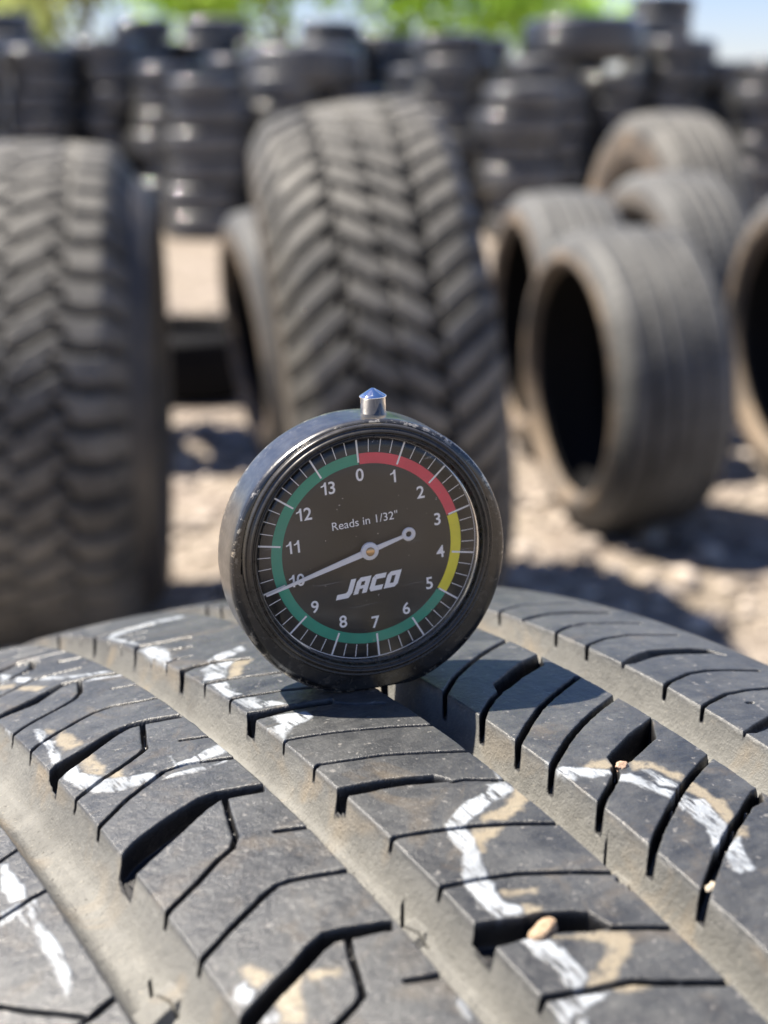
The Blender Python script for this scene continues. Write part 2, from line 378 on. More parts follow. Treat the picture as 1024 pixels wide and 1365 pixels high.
    'NB': [(-27.2,177.2),(-31.2,173.6),(-36.3,171.6),(-24.4,164.8),(-30.6,164.3),(-27.0,147.1),(-31.1,142.2),(-36.2,139.8),(-30.6,133.9),(-36.3,131.2),(-5.2,150.3),(-5.1,130.4),(0.4,128.2),(-5.1,120.5),(4.5,137.1),(5.7,125.8),(0.4,118.4),(5.5,116.2),(37.9,147.8),(28.4,120.6),(28.2,111.4),(7.0,105.5),(-31.0,134.4),(-36.0,131.2),(-30.3,108.8),(-35.7,105.8),(-20.4,108.8),(-25.9,118.2),(-27.0,114.6),(-30.2,109.0),(-35.8,105.6),(-20.6,108.9),(-24.7,98.5),(-30.6,97.7),(-36.3,94.7),(-25.8,83.0),(-27.2,79.0),(-5.1,98.2),(0.4,96.1),(5.5,93.8),(0.4,84.1),(5.6,81.8),(-5.3,86.1),(-20.8,74.5),(7.0,69.2),(5.6,59.6),(-0.1,62.1),(38.0,84.0),(32.9,81.1),(28.6,77.7),(28.1,88.3),(32.8,114.4),(37.7,117.2),(37.9,94.4),(32.9,91.2),(21.7,94.6)],
}
SLITS = [([(-45.4,99.6),(-46.5,95.7),(-45.4,93.3),(-45.0,91.3)],0.45,1.6), ([(-12.5,93.2),(-14.8,89.3),(-13.7,87.3),(-13.6,84.7)],0.45,1.5),
         ([(18.0,89.7),(16.3,87.6)],0.4,1.5), ([(10.37,77.7),(11.0,76.9),(10.8,75.5)],0.9,1.5)]


# ------------------------------------------------------------------ the tyre the gauge stands on
def fg_tread_material():
    t = NT("worn_tread_rubber")
    n1 = t.ramp(t.noise(48, 7, 0.7, dist=0.8), 0.34, 0.70)
    n2 = t.ramp(t.noise(260, 6, 0.75), 0.36, 0.74)
    n3 = t.ramp(t.noise(1300, 4, 0.7), 0.40, 0.72)
    wear = t.n.new("ShaderNodeMapping"); wear.inputs["Scale"].default_value = (0.16, 1.0, 1.0); wear.inputs["Rotation"].default_value = (0, 0, 0.3)
    t.l.new(t.tc.outputs["Object"], wear.inputs["Vector"])
    drag = t.ramp(t.noise(620, 5, 0.7, vec=wear.outputs["Vector"]), 0.42, 0.72)
    base = t.mix(n1, (0.019, 0.0205, 0.0225), (0.056, 0.058, 0.059))
    base = t.mix(t.math('MULTIPLY', t.math('MULTIPLY', n2, n1), 0.62), base, (0.118, 0.117, 0.109))
    base = t.mix(t.math('MULTIPLY', drag, 0.24), base, (0.13, 0.132, 0.128))
    base = t.mix(t.math('MULTIPLY', n3, 0.30), base, (0.022, 0.022, 0.023))
    stain = t.math('MULTIPLY', t.ramp(t.noise(64, 6, 0.65, dist=1.4), 0.55, 0.74), 0.38)
    base = t.mix(stain, base, (0.155, 0.118, 0.072))
    scuff = t.math('MULTIPLY', t.ramp(t.noise(760, 3, 0.6), 0.64, 0.70), 0.55)
    base = t.mix(scuff, base, (0.21, 0.20, 0.185))
    gn = t.ramp(t.noise(120, 6, 0.7, dist=0.5), 0.3, 0.75)
    gcol = t.mix(gn, (0.105, 0.104, 0.096), (0.160, 0.157, 0.142))
    gcol = t.mix(t.math('MULTIPLY', t.ramp(t.noise(34, 5, 0.65, dist=1.0), 0.48, 0.70), 0.55), gcol, (0.062, 0.061, 0.056))
    tan = t.math('MULTIPLY', t.ramp(t.noise(48, 4, 0.6, dist=1.0), 0.52, 0.72), 0.7)
    gcol = t.mix(tan, gcol, (0.215, 0.17, 0.112))
    speck = t.math('MULTIPLY', t.ramp(t.noise(1500, 2), 0.66, 0.74), 0.5)
    gcol = t.mix(speck, gcol, (0.26, 0.24, 0.20))
    g = t.attr("groove")
    c = t.mix(g, base, gcol)
    c = t.mix(t.attr("sipe"), c, (0.009, 0.009, 0.010))  # slits coloured near black, the shade inside them put into the colour
    c = t.mix(t.attr("nub"), c, (0.085, 0.083, 0.078))
    pn = t.noise(700, 4, 0.6)
    ch = t.math('MULTIPLY', t.attr("chalk"), t.ramp(t.noise(420, 5, 0.7), 0.25, 0.5))
    c = t.mix(t.math('MULTIPLY', ch, 0.95), c, t.mix(t.noise(240, 4), (0.17, 0.14, 0.095), (0.27, 0.235, 0.17)))
    st = t.n.new("ShaderNodeMapping"); st.inputs["Scale"].default_value = (1.0, 0.22, 0.22)
    t.l.new(t.tc.outputs["Object"], st.inputs["Vector"])
    gaps = t.ramp(t.noise(900, 4, 0.65, vec=st.outputs["Vector"]), 0.36, 0.50)
    thin = t.ramp(t.noise(95, 5, 0.65, dist=0.5), 0.33, 0.60, (0.36, 0.36, 0.36, 1))
    pw = t.math('MULTIPLY', t.math('MULTIPLY', t.attr("paint"), gaps), thin)
    c = t.mix(pw, c, t.mix(pn, (0.25, 0.28, 0.31), (0.37, 0.39, 0.41)))
    r = t.math('ADD', t.math('MULTIPLY', g, 0.35), t.math('ADD', t.math('MULTIPLY', n2, 0.16), 0.29), True)
    r = t.math('ADD', r, t.math('MULTIPLY', pw, 0.15), True)
    nb = t.bump(t.noise(2600, 4, 0.7), 0.42, 0.0003)
    nb = t.bump(drag, 0.12, 0.0002, nb)
    nb = t.bump(t.noise(500, 5, 0.65), 0.32, 0.0007, nb)
    nb = t.bump(t.math('MULTIPLY', t.noise(1100, 5, 0.75), g), 0.35, 0.0008, nb)
    nb = t.bump(pw, 0.5, 0.00015, nb)
    return t.set(color=c, rough=r, spec=0.5, normal=nb)


RT, KC = 339.9, 2.9288e-3           # radius and crown curvature in mm
GROOVES = [(-52.4, -41.4, 4.6, 6.4), (-18.8, -10.5, 3.2, 6.6), (10.5, 18.8, 2.6, 7.4), (42.8, 54.2, 3.4, 7.2)]
GDEPTH = 7.0


def crown(x):
    a = np.maximum(np.abs(x) - 79.0, 0)
    return RT - KC * x * x * 0.5 - a * a / 34.0


def groove_profile(x):
    d = np.zeros_like(x)
    for a, b, run, deep in GROOVES:
        t = np.minimum(x - a, b - x)
        u = np.clip(t / run, 0, 1)
        w = deep * (1 - (1 - u) ** 1.9)
        w = np.where(t < 0.35, np.maximum(w - 0.35 * (1 - np.clip(t, 0, .35) / .35), 0) * np.clip((t + .0) / .35, 0, 1), w)
        d = np.maximum(d, np.where(t > 0, w, 0))
    return d


def seg_dist(px, py, poly):
    d = np.full(px.shape, 1e9)
    for (ax, ay), (bx, by) in zip(poly[:-1], poly[1:]):
        vx, vy = bx - ax, by - ay
        L = vx * vx + vy * vy + 1e-12
        t = np.clip(((px - ax) * vx + (py - ay) * vy) / L, 0, 1)
        d = np.minimum(d, (px - ax - t * vx) ** 2 + (py - ay - t * vy) ** 2)
    return np.sqrt(d)


def poly_sdf(px, py, poly):
    P = list(poly) + [poly[0]]
    d = seg_dist(px, py, P)
    ins = np.zeros(px.shape, bool)
    for (ax, ay), (bx, by) in zip(P[:-1], P[1:]):
        c = ((ay > py) != (by > py))
        xx = ax + (py - ay) * (bx - ax) / ((by - ay) if abs(by - ay) > 1e-9 else 1e-9)
        ins ^= c & (px < xx)
    return np.where(ins, -d, d)


def shifted(l, dx, ds): return [(a + dx, b + ds) for a, b in l]


def build_fg_tread():
    TH = {k: v for k, v in FEAT["TH"].items()}
    SI = {k: (v[0], v[1]) for k, v in FEAT["SI"].items()}
    # the same blocks go on round the tyre past the parts that show clearly
    for i, ds in enumerate((30, 60, 90)):
        for n in ("B1",): TH[n + "x%d" % i] = shifted(TH[n], 0, ds)
        for n in ("B1h", "B2a", "B2s", "B1s"):
            SI[n + "x%d" % i] = (shifted(SI[n][0], 0, ds + (0 if n in ("B1h", "B1s") else 30)), SI[n][1])
        for n in ("E2",): TH[n + "x%d" % i] = shifted(TH[n], 0, ds + 2 * i)
        for n in ("E3", "E4"): SI[n + "x%d" % i] = (shifted(SI[n][0], 0, ds + 32), SI[n][1])
        for n in ("D2c",): TH[n + "x%d" % i] = shifted(TH[n], 0, ds + 1)
        for n in ("D1", "D2", "D3"): SI[n + "x%d" % i] = (shifted(SI[n][0], 0, ds + (30 if n == "D3" else 1)), SI[n][1])
    for i, ds in enumerate((48, 74)):
        TH["C2x%d" % i] = shifted(TH["C2"], 0, ds)
        for n in ("C1a", "C1b"): SI[n + "x%d" % i] = (shifted(SI[n][0], 0, ds - 24), SI[n][1])
    for i, ds in enumerate((-37, )):
        for n in ("B4", "C5"): TH[n + "y%d" % i] = shifted(TH[n], 0, ds)
        for n in ("B4h", "B4a", "C5a", "C4b", "D6", "D5", "E6", "E7"): SI[n + "y%d" % i] = (shifted(SI[n][0], 0, ds), SI[n][1])
        TH["D5cy"] = shifted(TH["D5c"], 0, -36); TH["E8y"] = shifted(TH["E8"], 0, -33)
    for i, ds in enumerate((14, 27, 44, -38)):
        SI["A1x%d" % i] = (shifted(SI["A1"][0], 0, ds), SI["A1"][1])
    SI["A1"] = (SI["A1"][0] + [], SI["A1"][1])
    for n in ("A1", "A2", "A1x0", "A1x1", "A1x2", "A1x3"):       # run on to the outer shoulder
        l, w = SI[n]; a = l[0]
        SI[n] = ([(a[0] - 24, a[1] - 1.5), (a[0] - 10, a[1] - 1.0)] + list(l), w)

    x = np.concatenate([np.arange(-93, -66, 0.6), np.arange(-66, 80, 0.165), np.arange(80, 93.2, 0.5)])
    s = np.concatenate([np.arange(34, 48, 0.3), np.arange(48, 100, 0.14), np.arange(100, 152, 0.115), np.arange(152, 185, 0.17), np.arange(185, 268.1, 0.32)])
    X, S = np.meshgrid(x, s)                                   # rows: s, columns: x
    jit = 0.10 * fbm(S / 3.0, X * 0 + np.round(X / 12), 3) * 2
    G = groove_profile(X + jit)
    # moulded-in wear bars and small slits on the groove floors
    def bar(cx0, cx1, s0, s1, h, slope):
        m = (X > cx0) & (X < cx1)
        fl = groove_profile(np.array([0.5 * (cx0 + cx1)]))[0]; sc = S - slope * (X - cx0)
        prof = np.clip(np.minimum(sc - s0, s1 - sc) / 1.0, 0, 1)
        G[m] = np.minimum(G[m], fl - h * prof[m])
    bar(-52.4, -41.4, 88.0, 93.5, 1.5, 0.45)
    bar(-18.8, -10.5, 84.0, 89.0, 0.9, 0.3)
    bar(10.5, 18.8, 80.0, 85.0, 0.9, 0.3)
    floor_n = fbm(X / 1.6, S / 1.6, 11, 4)
    G = np.where(G > 2, G + (floor_n * 0.35 + 0.25 * np.minimum(0.06 - np.abs(fbm(X / 0.7, S / 0.7, 13, 3)), 0) - 0.5 * np.clip(fbm(X / 0.45, S / 0.45, 15, 2) - 0.27, 0, 1) * 4) * np.clip((G - 3) / 4, 0, 1), G)
    gattr = np.clip((G - 0.15) / 0.8, 0, 1)
    D = G.copy()
    SIP = np.zeros_like(D); NUB = np.zeros_like(D); PA = np.zeros_like(D); CH = np.zeros_like(D)

    def window(poly, pad):
        xs_ = [p[0] for p in poly]; ss_ = [p[1] for p in poly]
        i0, i1 = np.searchsorted(s, [min(ss_) - pad, max(ss_) + pad]); j0, j1 = np.searchsorted(x, [min(xs_) - pad, max(xs_) + pad])
        return slice(i0, i1), slice(j0, j1)

    dist = np.full_like(D, 9.0)
    for k, (l, w) in SI.items():
        W = window(l, 2.0)
        if W[0].start >= W[0].stop or W[1].start >= W[1].stop: continue
        px, py = X[W], S[W]
        wob = 0.09 * fbm(px / 1.3, py / 1.3, 5, 3) * 2
        deep = {'D': 4.2, 'E': 2.6}.get(k[0], 2.1)
        d = seg_dist(px, py, l) - w * 0.66 + wob
        dep = deep * np.clip(-d / 0.17 + 0.15, 0, 1)
        dep = dep + np.where((d > 0) & (d < 0.28), 0.10 * (1 - d / 0.28), 0)
        D[W] = np.maximum(D[W], dep)
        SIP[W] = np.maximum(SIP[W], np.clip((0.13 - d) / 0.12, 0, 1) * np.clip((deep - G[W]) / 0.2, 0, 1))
    for k, l in TH.items():
        W = window(l, 2.0)
        if W[0].start >= W[0].stop or W[1].start >= W[1].stop: continue
        px, py = X[W], S[W]
        d = poly_sdf(px, py, l) + 0.09 * fbm(px / 1.5, py / 1.5, 6, 3) * 2
        deep = {'B': 3.6, 'C': 4.0, 'D': 4.8, 'E': 1.6}[k[0]]
        t_ = np.clip(-d / 0.6 + 0.25, 0, 1); dep = deep * t_ * t_ * (3 - 2 * t_)
        D[W] = np.maximum(D[W], dep)
        SIP[W] = np.maximum(SIP[W], np.clip((0.10 - d) / 0.14, 0, 1) * np.clip((deep - G[W]) / 0.2, 0, 1))
    for l, w, dp in SLITS:
        W = window(l, 1.5)
        px, py = X[W], S[W]
        d = seg_dist(px, py, l) - w * 0.5
        a = np.clip(-d / 0.15, 0, 1)
        D[W] = D[W] + dp * a; SIP[W] = np.maximum(SIP[W], a)
    for (cx, cs) in FEAT["NB"]:                                  # thin bridges of rubber left across the slits
        W = window([(cx, cs)], 1.2)
        px, py = X[W], S[W]
        r = np.hypot(px - cx, (py - cs)) + 0.12 * fbm(px / .5, py / .5, 8, 2)
        a = np.clip((0.38 - r) / 0.14, 0, 1)
        inside = np.clip((D[W] - G[W]) / 1.0, 0, 1)
        D[W] = D[W] * (1 - a) + np.minimum(D[W], 1.15) * a
        NUB[W] = np.maximum(NUB[W], a * np.clip(inside * 1.5, 0, 1)); SIP[W] *= (1 - a)
    pn = fbm(X / 0.9, S / 0.9, 21, 4) * 0.7 + fbm(X / 3.5, S / 3.5, 24, 3) * 0.6
    for key, A in (("W", PA), ("K", CH)):
        for l in FEAT[key]:
            W = window(l, 2.0)
            d = poly_sdf(X[W], S[W], l) + pn[W] * (0.9 if key == "W" else 1.4)
            A[W] = np.maximum(A[W], np.clip(-d / (0.55 if key == "W" else 0.9) + (0.15 if key == "W" else 0.6), 0, 1))
    thick = 0.07 * np.clip(PA * 1.2, 0, 1) * (0.6 + fbm(X / .6, S / .6, 31, 3))
    top = np.clip((1.3 - D) / 0.6, 0, 1)
    PA *= top; CH *= top
    D = D - thick * top
    # uneven wear: faint ripples, dents and rounding of the block edges
    D = D + 0.12 * fbm(X / 9, S / 9, 41, 3) + 0.06 * fbm(X / 1.1, S / 1.1, 43, 3) + 0.5 * np.clip(fbm(X / 1.7, S / 0.9, 47, 3) - 0.27, 0, 1)
    W = window([(63.7, 111.4)], 2); r = np.hypot((X[W] - 63.7) / 1.0, (S[W] - 111.4) / 0.5); D[W] += 1.2 * np.clip(1 - r, 0, 1) ** .5; SIP[W] = np.maximum(SIP[W], np.clip((1 - r) * 1.6, 0, 1))
    rr = (crown(X) - D) * 1e-3
    A = S / RT
    V = np.stack([X * 1e-3, rr * np.sin(A), rr * np.cos(A)], -1).reshape(-1, 3)
    Q = grid_quads(len(s), len(x))
    attrs = dict(groove=gattr, sipe=SIP, nub=NUB, paint=PA, chalk=CH)
    # the rest of the way round, with the same grooves on a coarser net
    x2 = np.concatenate([np.arange(-93, 93.3, 0.9), np.array([a + o for a, b, r, dd in GROOVES for a in (a, b) for o in (-.15, .15, .35, .6)])])
    x2 = np.unique(np.concatenate([x2, [x[-1]]])); x2 = x2[(x2 >= x[0]) & (x2 <= x[-1])]
    circ = 2 * math.pi * RT
    s2 = np.linspace(s[-1], circ + s[0], 640)
    X2, S2 = np.meshgrid(x2, s2)
    D2 = groove_profile(X2); g2 = np.clip((D2 - .15) / .8, 0, 1)
    lat = np.abs(((S2 - 0.35 * np.abs(X2) * np.sign(X2)) % 32.0) - 16.0) - 1.4
    lat = np.where((np.abs(np.abs(X2) - 47) < 7), 9, lat)
    dl = 6.0 * np.clip(-lat / 0.8, 0, 1)
    D2b = np.maximum(D2, dl)
    D2b[0] = D2[0]; D2b[-1] = D2[-1]
    r2 = (crown(X2) - D2b) * 1e-3
    V2 = np.stack([X2 * 1e-3, r2 * np.sin(S2 / RT), r2 * np.cos(S2 / RT)], -1).reshape(-1, 3)
    Q2 = grid_quads(len(s2), len(x2)) + len(V)
    me = mesh_np("tread", np.vstack([V, V2]), np.vstack([Q, Q2]))
    z = np.zeros(len(V2))
    ext = dict(groove=g2.ravel(), sipe=(dl > 2).astype(float).ravel(), nub=z, paint=z, chalk=z)
    for n, a in attrs.items():
        at = me.attributes.new(n, 'FLOAT', 'POINT')
        at.data.foreach_set("value", np.concatenate([a.ravel(), ext[n]]).astype(np.float32))
    return me


def lathe_x(prof, n, name):
    """Revolve (x, r) points about the X axis."""
    P = np.asarray(prof)
    a = np.linspace(0, 2 * math.pi, n, endpoint=False)
    V = np.stack([np.broadcast_to(P[:, 0], (n, len(P))), P[:, 1] * np.sin(a)[:, None], P[:, 1] * np.cos(a)[:, None]], -1).reshape(-1, 3)
    return mesh_np(name, V, grid_quads(n, len(P), True))


def sidewall_profile(xe, re, half, rin, beadx, R):
    h = re - rin
    pts = [(xe, re), (xe + (half - xe) * 0.62, re - 0.14 * h), (half * 0.995, re - 0.36 * h), (half, re - 0.48 * h), (half * 0.97, re - 0.66 * h),
           (beadx + 0.004, rin + 0.12 * h), (beadx, rin + 0.02 * h), (beadx - 0.006, rin), (beadx - 0.016, rin + 0.003), (beadx - 0.016, rin + 0.09 * h),
           (half * 0.90, re - 0.58 * h), (half * 0.90, re - 0.42 * h), (xe * 0.92, re - 0.2 * h), (xe * 0.55, R - 0.020), (0.0, R - 0.018)]
    P = spline(pts, 6)
    return P


def mirror_prof(P):
    Q = P.copy(); Q[:, 0] *= -1
    return Q[::-1]


# ------------------------------------------------------------------ build the near tyre
TYRE_C = Vector((0.01143678, 0.23945949, 0.34333674))
T2W = Matrix(((0.8657, -0.4803, 0.1409), (0.4954, 0.7816, -0.3791), (0.0720, 0.3980, 0.9146)))
q_t = T2W.to_quaternion(); q_t.normalize()
M_TYRE = Matrix.Translation(TYRE_C) @ q_t.to_matrix().to_4x4()

tyre = empty("tyre", M_TYRE)
tag(tyre, "worn tyre in the foreground with white paint marks on its tread, carrying the gauge", "tyre")
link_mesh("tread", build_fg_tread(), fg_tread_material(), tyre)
M_SIDE_DARK = rubber("sidewall_rubber", (0.03, 0.03, 0.032), (0.13, 0.115, 0.09), 0.38, 0.7, 0.6, 9.0)
xe = 0.0930; re_ = float(crown(np.array([93.0]))[0]) * 1e-3
sp_ = sidewall_profile(xe, re_, 0.1195, 0.216, 0.098, RT * 1e-3 - 0.004)
link_mesh("sidewall", lathe_x(sp_, 160, "sidewall"), M_SIDE_DARK, tyre)
link_mesh("sidewall", lathe_x(mirror_prof(sp_), 160, "sidewall"), M_SIDE_DARK, tyre)


def tyre_point(x_mm, s_mm, depth_mm=0.0):
    r = float(crown(np.array([x_mm]))[0]) - depth_mm
    return M_TYRE @ Vector((x_mm * 1e-3, r * 1e-3 * math.sin(s_mm / RT), r * 1e-3 * math.cos(s_mm / RT)))


def pebble_mesh(name, seed, sub=3, rough=0.22, flat=0.7):
    rnd = random.Random(seed)
    bm = bmesh.new(); bmesh.ops.create_icosphere(bm, subdivisions=sub, radius=1.0)
    cuts = [(Vector((rnd.gauss(0, 1), rnd.gauss(0, 1), rnd.gauss(0, 1))).normalized(), rnd.uniform(0.62, 0.92)) for _ in range(9)]
    for v in bm.verts:
        p = v.co.copy()
        for n, d in cuts:
            e = p.dot(n) - d
            if e > 0: p -= n * e
        f = 1 + rough * float(fbm(np.array([p.x * 1.7 + seed]), np.array([p.y * 1.7 + p.z * 1.3]), seed, 3)[0])
        v.co = Vector((p.x * f, p.y * f * 0.9, p.z * f * flat))
    me = bpy.data.meshes.new(name); bm.to_mesh(me); bm.free()
    return me


def stone_material(name, a, b):
    t = NT(name)
    c = t.mix(t.ramp(t.noise(2.5, 5), 0.3, 0.7), a, b)
    c = t.mix(t.math('MULTIPLY', t.ramp(t.noise(14, 3), 0.5, 0.7), 0.4), c, (0.20, 0.12, 0.07))
    return t.set(color=c, rough=0.7, spec=0.3, normal=t.bump(t.noise(9, 4), 0.35, 0.06))


for (x, s, dp, size, ma, mb, lab, seed) in (
        (-3.9, 74.1, 0.3, (2.3, 1.6, 1.7), (0.27, 0.17, 0.10), (0.42, 0.33, 0.23), "rounded tan pebble wedged in the wide tread notch below the gauge", 3),
        (28.2, 99.8, 0.0, (1.3, 0.9, 1.0), (0.36, 0.23, 0.16), (0.46, 0.34, 0.25), "small pinkish stone chip stuck in the tread slit beside the white arc", 5),
        (20.9, 72.0, 0.7, (0.95, 0.8, 0.9), (0.45, 0.38, 0.28), (0.62, 0.56, 0.45), "tiny pale grit stone in the tread slit at the lower right", 8)):
    o = link_mesh("pebble", pebble_mesh("pebble", seed, 4, 0.5), stone_material("pebble_stone", ma, mb))
    o.matrix_world = Matrix.Translation(tyre_point(x, s, dp)) @ q_t.to_matrix().to_4x4() @ Matrix.Rotation(0.4, 4, 'Z') @ Matrix.Diagonal((size[0] * 1e-3, size[1] * 1e-3, size[2] * 1e-3, 1))
    tag(o, lab, "pebble", "stones caught in the tread")

# ------------------------------------------------------------------ the tread depth gauge
G_U = Vector((0.94481, 0.30797, 0.11178)); G_N = Vector((0.31209, -0.94982, -0.02101)); G_N.normalize()
G_U = (G_U - G_N * G_U.dot(G_N)).normalized(); G_V = G_N.cross(G_U)
G_S = 0.99
G_C = cam.location + (Vector((-0.00259, 0.235952, 0.70549)) - cam.location) * G_S
M_G = Matrix.Translation(G_C) @ Matrix((G_U, G_V, G_N)).transposed().to_4x4() @ Matrix.Scale(G_S, 4)     # local: x right, y up, z out of the dial
ROLL = rad(-3.8)                                                                  # the case stands turned a little against its dial
mm = 1e-3
gauge = empty("depth_gauge", M_G)
tag(gauge, "round black tread depth gauge with coloured dial standing on the tyre tread", "depth gauge")


def black_case_material():
    t = NT("worn_black_case")
    n = t.noise(420, 6, 0.7)
    edge = t.attr("edge"); side = t.attr("side")
    chip = t.math('MULTIPLY', edge, t.ramp(t.noise(700, 5, 0.7), 0.55, 0.60))
    c = t.mix(t.ramp(n, 0.4, 0.75), (0.006, 0.006, 0.0065), (0.018, 0.0175, 0.017))
    sp = t.ramp(t.noise(2400, 2), 0.76, 0.79)
    c = t.mix(t.math('MULTIPLY', sp, 0.6), c, (0.30, 0.28, 0.25))
    c = t.mix(side, c, t.mix(t.ramp(t.noise(300, 5, 0.7), 0.35, 0.7), (0.07, 0.07, 0.073), (0.15, 0.148, 0.143)))
    c = t.mix(chip, c, (0.62, 0.56, 0.45))
    return t.set(color=c, rough=t.math('ADD', t.math('MULTIPLY', n, 0.22), t.math('ADD', t.math('MULTIPLY', side, 0.12), 0.10)), spec=0.6, metal=t.math('MAXIMUM', t.math('MULTIPLY', chip, 0.8), t.math('MULTIPLY', side, 0.85)),
                 coat=0.35, coat_rough=0.12, normal=t.bump(t.noise(1500, 3), 0.12, 0.00012))


def lathe_z(prof, n=128, flat_top=None, flat_bot=None, roll=0.0, attrs=None, dy=0.0):
    P = np.asarray(prof, float); a = np.linspace(0, 2 * math.pi, n, endpoint=False)
    X = P[:, 0] * np.sin(a)[:, None]; Y = P[:, 0] * np.cos(a)[:, None]; Z = np.broadcast_to(P[:, 1], (n, len(P)))
    if flat_top is not None: Y = np.minimum(Y, flat_top)
    if flat_bot is not None: Y = np.maximum(Y, -flat_bot)
    off_ = np.where(P[:, 0] > 20.9, 1.0, 0.0)
    Y = Y + dy * off_; X = X + (0.3 if dy else 0.0) * off_
    c, s = math.cos(roll), math.sin(roll)
    V = np.stack([X * c - Y * s, X * s + Y * c, Z], -1).reshape(-1, 3) * mm
    me = mesh_np("lathe", V, grid_quads(n, len(P), True))
    for k, v in (attrs or {}).items():
        at = me.attributes.new(k, 'FLOAT', 'POINT')
        at.data.foreach_set("value", np.tile(np.asarray(v, np.float32), n))
    return me


M_CASE = black_case_material()
RC = 22.9
CASE_DROP = -1.7                                      # the case sits a little low on its dial
cp = [(0.0, -9.2), (18.0, -9.2), (21.9, -9.0), (22.75, -8.7), (RC - .05, -8.1), (RC, -7.6), (RC, -5.0), (RC, -0.2), (RC - 0.05, 0.25), (RC - 0.25, 0.65), (22.3, 0.9), (21.7, 1.1), (20.5, 1.1), (19.4, 1.0), (19.3, 0.5)]
ed = [0, 0, .1, .7, .95, .3, .05, .05, .35, .95, .3, .04, .04, 0, 0]
sd = [1] * 9 + [0.6] + [0] * 5
cpf, edf, sdf_ = [], [], []
for i in range(len(cp) - 1):
    for t in np.linspace(0, 1, 4, endpoint=False):
        cpf.append(tuple(np.array(cp[i]) * (1 - t) + np.array(cp[i + 1]) * t)); edf.append(ed[i] * (1 - t) + ed[i + 1] * t); sdf_.append(sd[i] * (1 - t) + sd[i + 1] * t)
cpf.append(cp[-1]); edf.append(ed[-1]); sdf_.append(sd[-1])
link_mesh("case", lathe_z(cpf, 256, None, 23.3 + CASE_DROP, ROLL, {"edge": edf, "side": sdf_}, CASE_DROP), M_CASE, gauge)

# bezel and the clear crystal
t = NT("bezel_grey"); nbz = t.noise(700, 4)
M_BEZEL = t.set(color=t.mix(nbz, (0.018, 0.017, 0.015), (0.055, 0.05, 0.043)), rough=t.math('ADD', t.math('MULTIPLY', nbz, 0.25), 0.16), metal=0.25, spec=0.6,
                normal=t.bump(t.noise(1800, 3), 0.1, 0.0001))
bz = spline([(20.75, 0.6), (20.7, 1.7), (20.45, 2.1), (20.2, 2.0), (20.0, 2.15), (19.75, 2.5), (19.5, 2.55), (19.25, 2.3), (19.1, 2.35), (18.95, 2.55), (18.75, 2.4), (18.62, 1.6), (18.5, 0.6), (18.45, -0.3)], 4)
link_mesh("bezel", lathe_z(bz, 200), M_BEZEL, gauge)


